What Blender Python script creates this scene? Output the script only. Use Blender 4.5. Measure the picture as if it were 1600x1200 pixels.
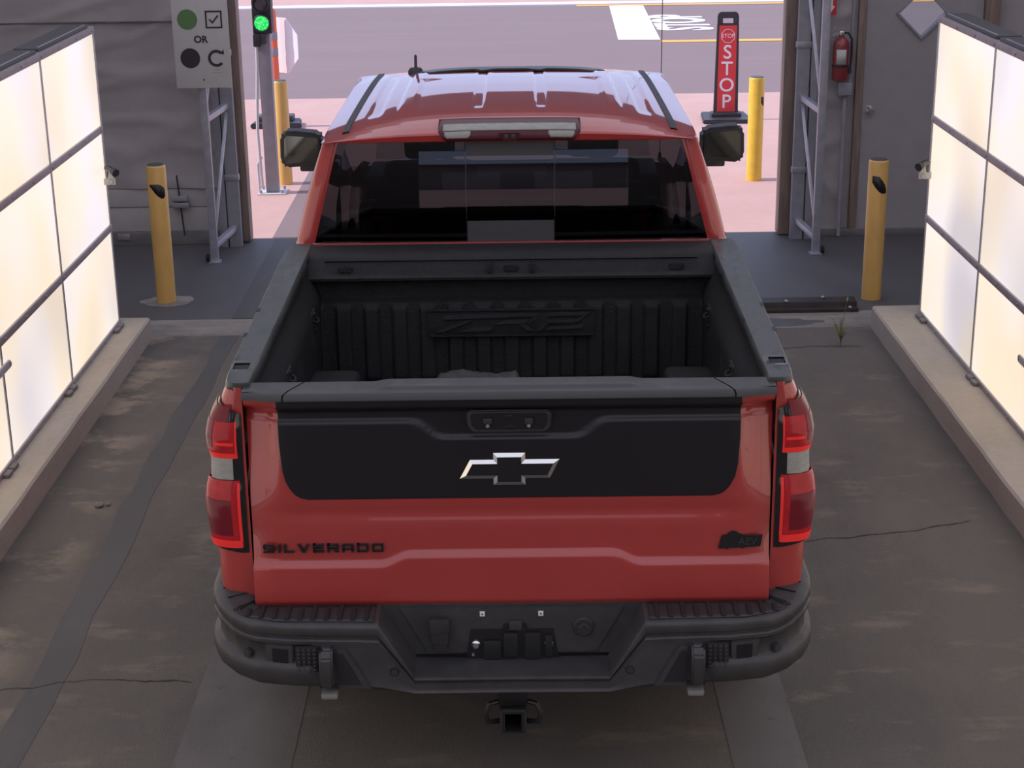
import bpy, bmesh, math, random
from mathutils import Vector, Matrix, noise
random.seed(7)
for o in list(bpy.data.objects): bpy.data.objects.remove(o)
S = bpy.context.scene
COL = S.collection
R = math.radians

# ------------------------------------------------------------------ camera
cam_d = bpy.data.cameras.new('camera'); cam = bpy.data.objects.new('camera', cam_d); COL.objects.link(cam)
cam_d.sensor_width = 36.0; cam_d.lens = 2600/1600*36.0; cam_d.clip_end = 400
cam.matrix_world = Matrix.Translation((0, 0, 3.28)) @ Matrix.Rotation(R(90-18.7), 4, 'X') @ Matrix.Rotation(R(-0.8), 4, 'Z')
S.camera = cam
# ------------------------------------------------------------------ sky, sun, exposure
W = bpy.data.worlds.new('sky'); S.world = W; W.use_nodes = True
bg = W.node_tree.nodes['Background']
bg.inputs[0].default_value = (0.56, 0.66, 1.0, 1); bg.inputs[1].default_value = 1.3
sun_d = bpy.data.lights.new('sun', 'SUN'); sun = bpy.data.objects.new('sun', sun_d); COL.objects.link(sun)
sun_d.energy = 3.9; sun_d.angle = R(0.6); sun_d.color = (1.0, 0.93, 0.86)
sun.rotation_euler = (0, R(-48), R(0))      # from the left (-X), shadows fall to +X
sun.location = (-8, 20, 12)
S.view_settings.view_transform = 'Standard'; S.view_settings.look = 'None'
S.view_settings.exposure = 0.0; S.view_settings.gamma = 1.0; S.view_settings.use_curve_mapping = False

# ------------------------------------------------------------------ materials
def mat(name, col, rough=0.6, metal=0.0, coat=0.0, var=0.0, vscale=8.0, bump=0.0, bscale=40.0, col2=None,
        emit=None, estr=0.0, spec=0.5, thresh=None, detail=6.0, rvar=0.0, anis=None):
    m = bpy.data.materials.new(name); m.use_nodes = True
    nt = m.node_tree; N = nt.nodes; L = nt.links; p = N['Principled BSDF']
    p.inputs['Base Color'].default_value = (*col, 1); p.inputs['Roughness'].default_value = rough
    p.inputs['Metallic'].default_value = metal; p.inputs['Coat Weight'].default_value = coat
    p.inputs['Coat Roughness'].default_value = 0.03; p.inputs['Specular IOR Level'].default_value = spec
    tc = N.new('ShaderNodeTexCoord')
    if var or col2 or rvar:
        mp = N.new('ShaderNodeMapping'); L.new(tc.outputs['Object'], mp.inputs['Vector'])
        if anis: mp.inputs['Scale'].default_value = anis
        nz = N.new('ShaderNodeTexNoise'); nz.inputs['Scale'].default_value = vscale; nz.inputs['Detail'].default_value = detail
        nz.inputs['Roughness'].default_value = 0.62
        L.new(mp.outputs['Vector'], nz.inputs['Vector'])
        cr = N.new('ShaderNodeValToRGB')
        lo, hi = thresh if thresh else (0.3, 0.7)
        cr.color_ramp.elements[0].position = lo; cr.color_ramp.elements[1].position = hi
        c2 = col2 if col2 else tuple(min(1, c*(1+var)) for c in col)
        c1 = col if col2 else tuple(c*(1-var) for c in col)
        cr.color_ramp.elements[0].color = (*c1, 1); cr.color_ramp.elements[1].color = (*c2, 1)
        L.new(nz.outputs['Fac'], cr.inputs['Fac'])
        if var or col2: L.new(cr.outputs['Color'], p.inputs['Base Color'])
        if rvar:
            mr = N.new('ShaderNodeMapRange'); mr.inputs['From Min'].default_value = 0.35; mr.inputs['From Max'].default_value = 0.65
            mr.inputs['To Min'].default_value = max(0.02, rough-rvar); mr.inputs['To Max'].default_value = rough+rvar
            L.new(nz.outputs['Fac'], mr.inputs['Value']); L.new(mr.outputs['Result'], p.inputs['Roughness'])
    if bump:
        n2 = N.new('ShaderNodeTexNoise'); n2.inputs['Scale'].default_value = bscale; n2.inputs['Detail'].default_value = 5
        L.new(tc.outputs['Object'], n2.inputs['Vector'])
        b = N.new('ShaderNodeBump'); b.inputs['Strength'].default_value = bump; b.inputs['Distance'].default_value = 0.02
        L.new(n2.outputs['Fac'], b.inputs['Height']); L.new(b.outputs['Normal'], p.inputs['Normal'])
    if emit:
        p.inputs['Emission Color'].default_value = (*emit, 1); p.inputs['Emission Strength'].default_value = estr
    return m

def mixnode(nt, a, b, fac):
    mx = nt.nodes.new('ShaderNodeMix'); mx.data_type = 'RGBA'
    for s, v in ((mx.inputs['Factor'], fac), (mx.inputs['A'], a), (mx.inputs['B'], b)):
        if isinstance(v, (int, float)): s.default_value = v
        elif isinstance(v, tuple): s.default_value = (*v, 1)
        else: nt.links.new(v, s)
    return mx.outputs['Result']

def ground_mat(name, base, layers, rough=0.85, bump=0.25, bscale=90, speck=True):
    """layers: (colour, noise scale, lo, hi, stretch, amount)"""
    m = bpy.data.materials.new(name); m.use_nodes = True
    nt = m.node_tree; N = nt.nodes; L = nt.links; p = N['Principled BSDF']; p.inputs['Roughness'].default_value = rough
    tc = N.new('ShaderNodeTexCoord'); cur = base
    for i, lay in enumerate(layers):
        c, sc, lo, hi, st, am = lay[:6]
        mp = N.new('ShaderNodeMapping'); mp.inputs['Scale'].default_value = st; mp.inputs['Location'].default_value = (i*7.3, i*3.1, 0)
        L.new(tc.outputs['Object'], mp.inputs['Vector'])
        nz = N.new('ShaderNodeTexNoise'); nz.inputs['Scale'].default_value = sc; nz.inputs['Detail'].default_value = 8; nz.inputs['Roughness'].default_value = 0.65
        L.new(mp.outputs['Vector'], nz.inputs['Vector'])
        mr = N.new('ShaderNodeMapRange'); mr.inputs['From Min'].default_value = lo; mr.inputs['From Max'].default_value = hi
        mr.inputs['To Max'].default_value = am
        L.new(nz.outputs['Fac'], mr.inputs['Value'])
        fac = mr.outputs['Result']
        if len(lay) > 6:          # confined to one side of the lane: ramps in from x=lay[6][0] to lay[6][1]
            sx = N.new('ShaderNodeSeparateXYZ'); L.new(tc.outputs['Object'], sx.inputs[0])
            m2 = N.new('ShaderNodeMapRange'); m2.inputs['From Min'].default_value = lay[6][0]; m2.inputs['From Max'].default_value = lay[6][1]
            L.new(sx.outputs[0], m2.inputs['Value'])
            mm = N.new('ShaderNodeMath'); mm.operation = 'MULTIPLY'; L.new(fac, mm.inputs[0]); L.new(m2.outputs['Result'], mm.inputs[1]); fac = mm.outputs[0]
        cur = mixnode(nt, cur, c, fac)
    L.new(cur, p.inputs['Base Color'])
    n2 = N.new('ShaderNodeTexNoise'); n2.inputs['Scale'].default_value = bscale; n2.inputs['Detail'].default_value = 4
    L.new(tc.outputs['Object'], n2.inputs['Vector'])
    b = N.new('ShaderNodeBump'); b.inputs['Strength'].default_value = bump; b.inputs['Distance'].default_value = 0.01
    L.new(n2.outputs['Fac'], b.inputs['Height']); L.new(b.outputs['Normal'], p.inputs['Normal'])
    return m

M = {}
M['red'] = mat('red_paint', (0.41, 0.043, 0.038), 0.32, coat=1.0, var=0.05, vscale=3)
M['black_gloss'] = mat('gloss_black', (0.012, 0.011, 0.013), 0.12, coat=0.6)
M['black_satin'] = mat('satin_black_vinyl', (0.012, 0.011, 0.014), 0.33, var=0.1, vscale=4)
M['plastic'] = mat('grained_black_plastic', (0.034, 0.033, 0.036), 0.50, var=0.25, vscale=14, bump=0.12, bscale=300)
M['rail'] = mat('rail_cap_plastic', (0.078, 0.081, 0.080), 0.42, var=0.12, vscale=9, rvar=0.2, bump=0.03, bscale=160, anis=(1, .35, 1))
M['gate_cap'] = mat('tailgate_cap_plastic', (.047, .045, .047), .42, var=.12, vscale=9, rvar=.12)
M['steel_black'] = mat('powder_coated_steel', (0.049, 0.046, 0.048), 0.46, var=0.22, vscale=10, bump=0.10, bscale=200)
M['liner'] = mat('spray_bedliner', (0.0135, 0.0115, 0.013), 0.55, var=0.30, vscale=12, bump=0.45, bscale=220)
M['rubber'] = mat('tyre_rubber', (0.018, 0.017, 0.017), 0.8, var=0.2, bump=0.2, bscale=60)
M['pad'] = mat('step_pad_rubber', (0.016, 0.014, 0.016), 0.65, var=0.2)
M['cap_foot'] = mat('grey_hook_foot', (.22, .21, .205), .5)
M['chrome'] = mat('chrome', (0.92, 0.91, 0.89), 0.16, metal=1.0)
M['alu'] = mat('galvanised_metal', (0.42, 0.41, 0.43), 0.45, metal=0.75, var=0.15, vscale=20)
M['alu_rail'] = mat('aluminium_rail', (0.36, 0.33, 0.34), 0.5, metal=0.4, var=0.12, vscale=12)
M['truss'] = mat('aluminium_truss', (0.46, 0.46, 0.52), 0.42, metal=0.55, var=0.15, vscale=14)
M['post_grey'] = mat('grey_painted_post', (0.30, 0.29, 0.32), 0.5, var=0.12, vscale=10)
M['brown'] = mat('weathered_brown_board', (0.25, 0.18, 0.145), 0.55, var=0.28, vscale=6, bump=0.2, bscale=50, anis=(6, 6, .6))
M['hitch'] = mat('hitch_black', (0.018, 0.017, 0.018), 0.45, var=0.2)
M['grey_insert'] = mat('grey_window_insert', (0.065, 0.06, 0.063), 0.45)
M['lens_red'] = mat('red_lens', (0.30, 0.012, 0.018), 0.18, spec=.35, var=0.25, vscale=18, emit=(1, .05, .06), estr=0.07)
M['lens_bright'] = mat('lit_red_light_guide', (0.8, 0.03, 0.03), 0.25, spec=.3, emit=(1, .06, .05), estr=0.14)
M['lens_smoke'] = mat('smoked_red_lens', (0.17, 0.014, 0.024), 0.2, spec=.3)
M['lens_clear'] = mat('clear_lens', (0.32, 0.31, 0.28), 0.2, spec=.4, var=0.14, vscale=25, anis=(1, 1, 5))
M['stop_lamp'] = mat('brake_light_housing', (0.085, 0.014, 0.022), 0.25, spec=.35)
M['mirror'] = mat('mirror_glass', (0.16, 0.16, 0.15), 0.03, metal=1.0)
M['seat'] = mat('dark_seat_leather', (0.022, 0.02, 0.02), 0.5, var=0.2)
M['fabric'] = mat('grey_tent_fabric', (0.385, 0.345, 0.338), 0.62, var=0.10, vscale=1.6, bump=0.55, bscale=2.6)
M['fabric2'] = mat('lower_wall_panel', (0.43, 0.40, 0.385), 0.6, var=0.10, vscale=3)
M['baseboard'] = mat('dark_base_trim', (0.17, 0.155, 0.155), 0.6, var=0.2)
M['ceil'] = mat('tent_ceiling', (0.34, 0.33, 0.34), 0.8, var=0.1, vscale=1)
def tent_roof():
    m = bpy.data.materials.new('translucent_tent_roof'); m.use_nodes = True; nt = m.node_tree; N = nt.nodes; L = nt.links
    N.remove(N['Principled BSDF'])
    a = N.new('ShaderNodeBsdfDiffuse'); a.inputs[0].default_value = (.55, .54, .55, 1)
    b = N.new('ShaderNodeBsdfTranslucent'); b.inputs[0].default_value = (.92, .90, .86, 1)
    mx = N.new('ShaderNodeMixShader'); mx.inputs[0].default_value = .50
    L.new(a.outputs[0], mx.inputs[1]); L.new(b.outputs[0], mx.inputs[2]); L.new(mx.outputs[0], N['Material Output'].inputs['Surface']); return m
M['ceil'] = tent_roof()
M['header'] = mat('dark_added_header', (.055, .05, .05), .7, var=.15)  # for the dark box added above the bay opening
M['door'] = mat('grey_painted_door', (0.335, 0.310, 0.312), 0.42, var=0.06, vscale=5)
M['yellow'] = mat('yellow_sleeve', (0.74, 0.44, 0.13), 0.38, var=0.12, vscale=9, anis=(1, 1, .3))
M['yellow_hot'] = mat('worn_yellow_sleeve', (0.78, 0.50, 0.06), 0.4, var=0.1, vscale=9)
M['black_tape'] = mat('black_tape', (0.02, 0.019, 0.02), 0.5)
M['cap_dark'] = mat('dark_cap', (0.07, 0.068, 0.075), 0.55)
M['white_board'] = mat('white_sign_board', (0.50, 0.475, 0.455), 0.5, var=0.03)
M['green_dot'] = mat('printed_green', (0.10, 0.20, 0.07), 0.55)
M['black_print'] = mat('printed_black', (0.028, 0.022, 0.028), 0.55)
M['sign_red'] = mat('red_sign_face', (0.68, 0.045, 0.05), 0.5)
M['sign_white'] = mat('white_sign_print', (0.80, 0.78, 0.80), 0.5)
M['sign_black'] = mat('black_sign_plastic', (0.035, 0.035, 0.04), 0.5, var=0.2)
M['orange'] = mat('orange_post', (0.80, 0.16, 0.08), 0.5)
M['grey_band'] = mat('grey_reflective_band', (0.30, 0.28, 0.31), 0.4)
M['ext_red'] = mat('extinguisher_red', (0.26, 0.035, 0.04), 0.3, coat=0.5)
M['paper'] = mat('label_paper', (0.55, 0.53, 0.48), 0.6)
M['green_lamp'] = mat('green_signal_lens', (0.02, 0.5, 0.1), 0.2, col2=(0.6, 1.0, 0.7), vscale=160, thresh=(.5, .75))
def lamp_green():
    m = bpy.data.materials.new('lit_green_signal'); m.use_nodes = True; nt = m.node_tree; N = nt.nodes; L = nt.links
    p = N['Principled BSDF']; p.inputs['Base Color'].default_value = (.02, .3, .08, 1); p.inputs['Roughness'].default_value = .25
    tc = N.new('ShaderNodeTexCoord'); v = N.new('ShaderNodeTexVoronoi'); v.inputs['Scale'].default_value = 70
    L.new(tc.outputs['Object'], v.inputs['Vector'])
    c = N.new('ShaderNodeValToRGB'); c.color_ramp.elements[0].color = (.35, 1, .55, 1); c.color_ramp.elements[1].color = (0, .75, .08, 1)
    c.color_ramp.elements[0].position = .1; c.color_ramp.elements[1].position = .55
    L.new(v.outputs['Distance'], c.inputs['Fac']); L.new(c.outputs['Color'], p.inputs['Emission Color']); p.inputs['Emission Strength'].default_value = 1.0
    return m
M['green_lamp'] = lamp_green()
M['lamp_off'] = mat('dark_signal_lens', (0.09, 0.08, 0.085), 0.25, coat=0.5)
M['conduit'] = mat('pale_conduit', (0.6, 0.6, 0.63), 0.45)
M['sunroof'] = mat('sunroof_glass', (0.05, 0.055, 0.05), 0.35, spec=.15)
M['concrete'] = ground_mat('kerb_concrete', (0.43, 0.375, 0.31), [((0.33, 0.29, 0.25), 3, .45, .65, (1, .4, 1), .6), ((0.50, 0.435, 0.37), 30, .5, .7, (1, 1, 1), .5), ((.25, .22, .2), 60, .66, .72, (1, 1, 1), .6)], .9, .3, 60)
M['conc_strip'] = ground_mat('old_concrete_strip', (0.27, 0.24, 0.205), [((0.15, 0.135, 0.13), 2.2, .42, .62, (.5, 2, 1), .8), ((0.36, 0.30, 0.25), 9, .5, .7, (1, 1, 1), .5)], .85)
M['asphalt'] = ground_mat('worn_brown_asphalt', (0.142, 0.124, 0.106),
    [((0.108, 0.096, 0.088), 1.1, .42, .6, (1, .5, 1), .9), ((0.068, 0.062, 0.060), 1.3, .58, .74, (1, .6, 1), .7),
     ((0.26, 0.215, 0.17), 3.2, .56, .68, (.7, 1.5, 1), .55), ((0.34, 0.27, 0.20), 1.7, .50, .58, (.9, 1.2, 1), .8, (-2.0, -2.25)),
     ((0.24, 0.21, 0.18), 150, .58, .66, (1, 1, 1), .55), ((0.06, 0.053, 0.053), 130, .58, .66, (1, 1, 1), .6), ((0.04, 0.035, 0.035), 45, .70, .74, (1, 1, 1), .7), ((.5, .45, .4), 38, .735, .75, (1, 1, 1), .7)], .82, .7, 160)
M['tar'] = ground_mat('grey_sealed_strip', (0.074, 0.069, 0.069), [((0.092, 0.085, 0.083), 3, .45, .65, (1, .3, 1), .8)], .7, .15, 80)
M['dirt'] = ground_mat('tan_dirt', (0.34, 0.255, 0.185), [((0.22, 0.17, 0.135), 6, .45, .65, (1, 1, 1), .8)], .95, .4, 60)
M['slab'] = ground_mat('concrete_runner', (0.145, 0.13, 0.122), [((0.10, 0.089, 0.085), 1.8, .45, .62, (1, .6, 1), .8), ((.05, .045, .045), 5, .64, .70, (1, 1, 1), .8)], .8, .2, 60)
M['apron_in'] = ground_mat('dark_smooth_asphalt', (0.085, 0.08, 0.083), [((0.11, 0.103, 0.105), 2, .45, .65, (1, .4, 1), .7), ((.05, .048, .05), 30, .66, .7, (1, 1, 1), .5)], .6, .12, 90)
M['pave_out'] = ground_mat('pink_concrete_paving', (0.54, 0.335, 0.30), [((0.59, 0.375, 0.335), 1.5, .45, .65, (1, 1, 1), .8), ((0.46, 0.29, 0.285), 60, .52, .62, (1, 1, 1), .35)], .9, .2, 80)
M['road'] = ground_mat('road_asphalt', (0.228, 0.162, 0.165), [((0.246, 0.178, 0.176), 1.2, .45, .65, (.15, 1, 1), .8), ((0.26, 0.2, 0.22), 60, .56, .66, (1, 1, 1), .4)], .9, .2, 60)
M['paint_white'] = mat('white_road_paint', (0.90, 0.86, 0.86), 0.7, var=0.04)
M['paint_yellow'] = mat('yellow_road_paint', (0.80, 0.42, 0.10), 0.7, var=0.08)
M['dark_steel'] = mat('rusty_steel_angle', (0.045, 0.036, 0.036), 0.5, metal=0.3, var=0.3, vscale=8)
M['leaf'] = mat('weed_green', (0.16, 0.17, 0.06), 0.7, var=0.3)
M['crack'] = mat('crack_dark', (0.055, 0.045, 0.042), 0.95)
M['wet'] = mat('damp_patch', (0.05, 0.046, 0.05), 0.35, var=.2)
M['rock'] = mat('pebble_grey', (0.19, 0.18, 0.17), 0.85, var=0.3, vscale=30)
M['far_wall'] = mat('warehouse_cladding', (0.30, 0.27, 0.26), 0.7, var=0.1)

def diffuser_mat():
    m = bpy.data.materials.new('backlit_diffuser'); m.use_nodes = True; nt = m.node_tree; N = nt.nodes; L = nt.links
    p = N['Principled BSDF']; p.inputs['Base Color'].default_value = (.22, .21, .2, 1); p.inputs['Roughness'].default_value = .4
    tc = N.new('ShaderNodeTexCoord'); oi = N.new('ShaderNodeObjectInfo')
    ad = N.new('ShaderNodeVectorMath'); ad.operation = 'ADD'
    sc = N.new('ShaderNodeVectorMath'); sc.operation = 'SCALE'; sc.inputs['Scale'].default_value = 17.0
    cb = N.new('ShaderNodeCombineXYZ'); L.new(oi.outputs['Random'], cb.inputs[0]); L.new(oi.outputs['Random'], cb.inputs[2]); L.new(cb.outputs[0], sc.inputs[0])
    L.new(tc.outputs['Object'], ad.inputs[0]); L.new(sc.outputs[0], ad.inputs[1])
    nz = N.new('ShaderNodeTexNoise'); nz.inputs['Scale'].default_value = 1.3; nz.inputs['Detail'].default_value = 1.0
    L.new(ad.outputs[0], nz.inputs['Vector'])
    cr = N.new('ShaderNodeValToRGB'); e = cr.color_ramp.elements
    e[0].position = .28; e[0].color = (.97, .80, .60, 1); e[1].position = .68; e[1].color = (.90, .83, .88, 1)
    q = cr.color_ramp.elements.new(.48); q.color = (.96, .84, .72, 1)
    L.new(nz.outputs['Fac'], cr.inputs['Fac']); L.new(cr.outputs['Color'], p.inputs['Emission Color'])
    n3 = N.new('ShaderNodeTexNoise'); n3.inputs['Scale'].default_value = .9; n3.inputs['Detail'].default_value = 0.5
    L.new(ad.outputs[0], n3.inputs['Vector'])
    mr = N.new('ShaderNodeMapRange'); mr.inputs['From Min'].default_value = .3; mr.inputs['From Max'].default_value = .55
    mr.inputs['To Min'].default_value = .68; mr.inputs['To Max'].default_value = .98
    L.new(n3.outputs['Fac'], mr.inputs['Value']); L.new(mr.outputs['Result'], p.inputs['Emission Strength'])
    return m
M['diffuser'] = diffuser_mat()

def glass_mat(name, tint, refl=1.0):
    m = bpy.data.materials.new(name); m.use_nodes = True; nt = m.node_tree; N = nt.nodes; L = nt.links
    N.remove(N['Principled BSDF'])
    t = N.new('ShaderNodeBsdfTransparent'); t.inputs['Color'].default_value = (*tint, 1)
    g = N.new('ShaderNodeBsdfGlossy'); g.inputs['Roughness'].default_value = 0.01
    f = N.new('ShaderNodeFresnel'); f.inputs['IOR'].default_value = 1.55
    mu = N.new('ShaderNodeMath'); mu.operation = 'MULTIPLY'; mu.inputs[1].default_value = refl; L.new(f.outputs[0], mu.inputs[0])
    mx = N.new('ShaderNodeMixShader'); L.new(mu.outputs[0], mx.inputs[0]); L.new(t.outputs[0], mx.inputs[1]); L.new(g.outputs[0], mx.inputs[2])
    L.new(mx.outputs[0], N['Material Output'].inputs['Surface']); return m
M['glass_dark'] = glass_mat('tinted_privacy_glass', (0.055, 0.052, 0.056), 1.05)
M['glass'] = glass_mat('clear_glass', (0.75, 0.78, 0.78))

# ------------------------------------------------------------------ mesh helpers
def link(name, me, m, parent=None, smooth=40):
    o = bpy.data.objects.new(name, me); COL.objects.link(o)
    if m is not None and not me.materials: me.materials.append(M[m] if isinstance(m, str) else m)
    if smooth:
        for p in me.polygons: p.use_smooth = True
        me.set_sharp_from_angle(angle=R(smooth))
    if parent: o.parent = parent
    return o
def mesh(name, vs, fs, m, parent=None, smooth=40, flip=False):
    me = bpy.data.meshes.new(name); me.from_pydata([tuple(v) for v in vs], [], fs)
    bm = bmesh.new(); bm.from_mesh(me); bmesh.ops.remove_doubles(bm, verts=bm.verts, dist=1e-6)
    if flip is None: bmesh.ops.recalc_face_normals(bm, faces=bm.faces)
    elif flip: bmesh.ops.reverse_faces(bm, faces=bm.faces)
    bm.to_mesh(me); bm.free()
    return link(name, me, m, parent, smooth)
def bbox_bm(boxes, bev=0.0, seg=2):
    bm = bmesh.new()
    for (x0, x1, y0, y1, z0, z1) in boxes:
        r = bmesh.ops.create_cube(bm, size=1)
        bmesh.ops.transform(bm, matrix=Matrix.Translation(((x0+x1)/2, (y0+y1)/2, (z0+z1)/2)) @ Matrix.Diagonal((abs(x1-x0), abs(y1-y0), abs(z1-z0), 1)), verts=r['verts'])
    if bev: bmesh.ops.bevel(bm, geom=list(bm.edges), offset=bev, segments=seg, affect='EDGES', profile=.6)
    return bm
def fin(bm, name, m, parent=None, smooth=40):
    me = bpy.data.meshes.new(name); bmesh.ops.recalc_face_normals(bm, faces=bm.faces); bm.to_mesh(me); bm.free(); return link(name, me, m, parent, smooth)
def box(name, x0, x1, y0, y1, z0, z1, m, parent=None, bev=0.004, seg=2):
    return fin(bbox_bm([(x0, x1, y0, y1, z0, z1)], bev, seg), name, m, parent)
def prism(name, pts, mp, depth, m, parent=None, bev=0.0, smooth=35):
    """pts: 2D outline; mp(u,v,d)->xyz ; extruded from d=0 to d=depth"""
    bm = bmesh.new(); n = len(pts)
    a = [bm.verts.new(mp(u, v, 0)) for u, v in pts]; b = [bm.verts.new(mp(u, v, depth)) for u, v in pts]
    bm.faces.new(a); bm.faces.new(b[::-1])
    for i in range(n): bm.faces.new((a[i], a[(i+1) % n], b[(i+1) % n], b[i]))
    bmesh.ops.recalc_face_normals(bm, faces=bm.faces)
    if bev: bmesh.ops.bevel(bm, geom=list(bm.edges), offset=bev, segments=2, affect='EDGES')
    return fin(bm, name, m, parent, smooth)
def grid(name, rows, m, parent=None, smooth=40, closed=False, flip=False, thick=0.0, skip=None):
    nv = len(rows[0]); vs = [p for r in rows for p in r]; fs = []
    for i in range(len(rows)-1):
        for j in range(nv-1 if not closed else nv):
            if skip and skip(i, j): continue
            k = (j+1) % nv
            fs.append((i*nv+j, i*nv+k, (i+1)*nv+k, (i+1)*nv+j))
    o = mesh(name, vs, fs, m, parent, smooth, flip)
    if thick:
        s = o.modifiers.new('thickness', 'SOLIDIFY'); s.thickness = abs(thick); s.offset = -1 if thick > 0 else 1
    return o
def tube(name, pts, r, m, parent=None, n=10, cap=True):
    bm = bmesh.new(); pts = [Vector(p) for p in pts]; rings = []
    up = None
    for i, p in enumerate(pts):
        d = ((pts[min(i+1, len(pts)-1)]-p).normalized() + (p-pts[max(i-1, 0)]).normalized())
        d = d.normalized() if d.length > 1e-6 else Vector((0, 0, 1))
        if up is None: up = Vector((0, 0, 1)) if abs(d.z) < .9 else Vector((1, 0, 0))
        a = d.cross(up).normalized(); b = a.cross(d).normalized(); up = b
        rr = r[i] if isinstance(r, (list, tuple)) else r
        rings.append([bm.verts.new(p+(a*math.cos(t)+b*math.sin(t))*rr) for t in [2*math.pi*k/n for k in range(n)]])
    for i in range(len(rings)-1):
        for k in range(n): bm.faces.new((rings[i][k], rings[i][(k+1) % n], rings[i+1][(k+1) % n], rings[i+1][k]))
    if cap: bm.faces.new(rings[0][::-1]); bm.faces.new(rings[-1])
    return fin(bm, name, m, parent)
def lathe(name, prof, m, parent=None, n=32, axis='Z', at=(0, 0, 0), ring=False):
    bm = bmesh.new(); rings = []
    for (r, h) in prof:
        ring_ = []
        for k in range(n):
            t = 2*math.pi*k/n; c, s = r*math.cos(t), r*math.sin(t)
            v = {'Z': (c, s, h), 'Y': (c, h, s), 'X': (h, c, s)}[axis]
            ring_.append(bm.verts.new((v[0]+at[0], v[1]+at[1], v[2]+at[2])))
        rings.append(ring_)
    for i in range(len(rings)-1):
        for k in range(n): bm.faces.new((rings[i][k], rings[i][(k+1) % n], rings[i+1][(k+1) % n], rings[i+1][k]))
    if ring:
        for k in range(n): bm.faces.new((rings[-1][k], rings[-1][(k+1) % n], rings[0][(k+1) % n], rings[0][k]))
    else: bm.faces.new(rings[0]); bm.faces.new(rings[-1])
    bmesh.ops.remove_doubles(bm, verts=bm.verts, dist=1e-6)
    return fin(bm, name, m, parent, 35)
def text(name, body, size, m, mtx, parent=None, ext=0.002, sx=1.0, shear=0.0, spacing=1.0, bold=0.0, fit=None):
    cu = bpy.data.curves.new('t', 'FONT'); cu.body = body; cu.size = size; cu.extrude = ext; cu.align_x = 'CENTER'; cu.align_y = 'CENTER'
    cu.shear = shear; cu.space_character = spacing; cu.offset = bold; cu.resolution_u = 4
    t = bpy.data.objects.new('t', cu); COL.objects.link(t)
    dg = bpy.context.evaluated_depsgraph_get(); me = bpy.data.meshes.new_from_object(t.evaluated_get(dg))
    bpy.data.objects.remove(t); me.materials.clear()
    if fit:
        xs = [v.co.x for v in me.vertices]; yy = [v.co.y for v in me.vertices]
        me.transform(Matrix.Diagonal((fit[0]/(max(xs)-min(xs)), fit[1]/(max(yy)-min(yy)), 1, 1)) @ Matrix.Translation((-(max(xs)+min(xs))/2, -(max(yy)+min(yy))/2, 0)))
    me.transform(mtx @ Matrix.Diagonal((sx, 1, 1, 1)))
    me.name = name
    return link(name, me, m, parent, 0)
def basis(right, up, at):
    r = Vector(right); u = Vector(up); n = r.cross(u)
    return Matrix(((r.x, u.x, n.x, at[0]), (r.y, u.y, n.y, at[1]), (r.z, u.z, n.z, at[2]), (0, 0, 0, 1)))
def empty(name, loc, label, cat, group=None):
    o = bpy.data.objects.new(name, None); COL.objects.link(o); o.location = loc; o.empty_display_size = .1
    o['label'] = label; o['category'] = cat
    if group: o['group'] = group
    return o
def tag(o, label, cat, group=None):
    o['label'] = label; o['category'] = cat
    if group: o['group'] = group
    return o
def struct(o, label=None, cat=None):
    o['kind'] = 'structure'
    if label: o['label'] = label
    if cat: o['category'] = cat
    return o
def copy_at(src, name, parent, loc):
    c = src.copy(); c.name = name; COL.objects.link(c); c.parent = parent; c.location = loc; return c
def sst(a, b, x):
    t = max(0.0, min(1.0, (x-a)/(b-a))); return t*t*(3-2*t)
def interp(tab, x):
    if x <= tab[0][0]: return tab[0][1]
    for (a, va), (b, vb) in zip(tab, tab[1:]):
        if x <= b: return va+(vb-va)*(x-a)/(b-a)
    return tab[-1][1]
def lin(a, b, n): return [a+(b-a)*i/(n-1) for i in range(n)]

# ================================================================== SETTING
WY = 13.45        # front wall plane
DL, DR, DH = -2.145, 2.215, 2.9
def slab(name, x0, x1, y0, y1, z, m, th=0.1):
    return box(name, x0, x1, y0, y1, z-th, z, m, None, 0)
struct(slab('floor', -6, 6, -13.4, 10.80, 0, 'asphalt', .2), 'worn brown grey asphalt lane floor inside the bay', 'floor')
struct(slab('floor_strip', -6, 6, 10.80, 11.19, 0.0, 'conc_strip', .2), 'pale old concrete strip across the lane by the kerb ends', 'floor')
struct(slab('floor_apron', -6, 6, 11.19, WY+.12, 0, 'apron_in', .2), 'dark smooth asphalt floor just inside the bay door', 'floor')
struct(slab('pavement', -60, 60, WY+.12, 21.0, 0, 'pave_out', .2), 'sunlit pinkish concrete paving outside the bay door', 'pavement')
struct(slab('road', -60, 60, 21.0, 31.75, -.004, 'road', .2), 'sunlit grey asphalt road crossing behind the pickup', 'road')
struct(slab('far_kerb', -60, 60, 31.75, 32.15, 0.02, 'paint_white', .2), 'white painted kerb along the far side of the road', 'kerb')
struct(slab('far_pavement', -60, 60, 32.15, 110, 0.0, 'pave_out', .2), 'pink paving beyond the far kerb of the road', 'pavement')
struct(slab('rear_pavement', -60, 60, -90, -13.4, 0, 'pave_out', .2), 'paving outside the rear bay opening', 'pavement')
fl = bpy.data.objects['floor']
def flat_poly(name, pts, z, m, parent, th=.003):
    return prism(name, pts, lambda u, v, d: (u, v, z-th+d), th, m, parent, 0, 0)
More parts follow.
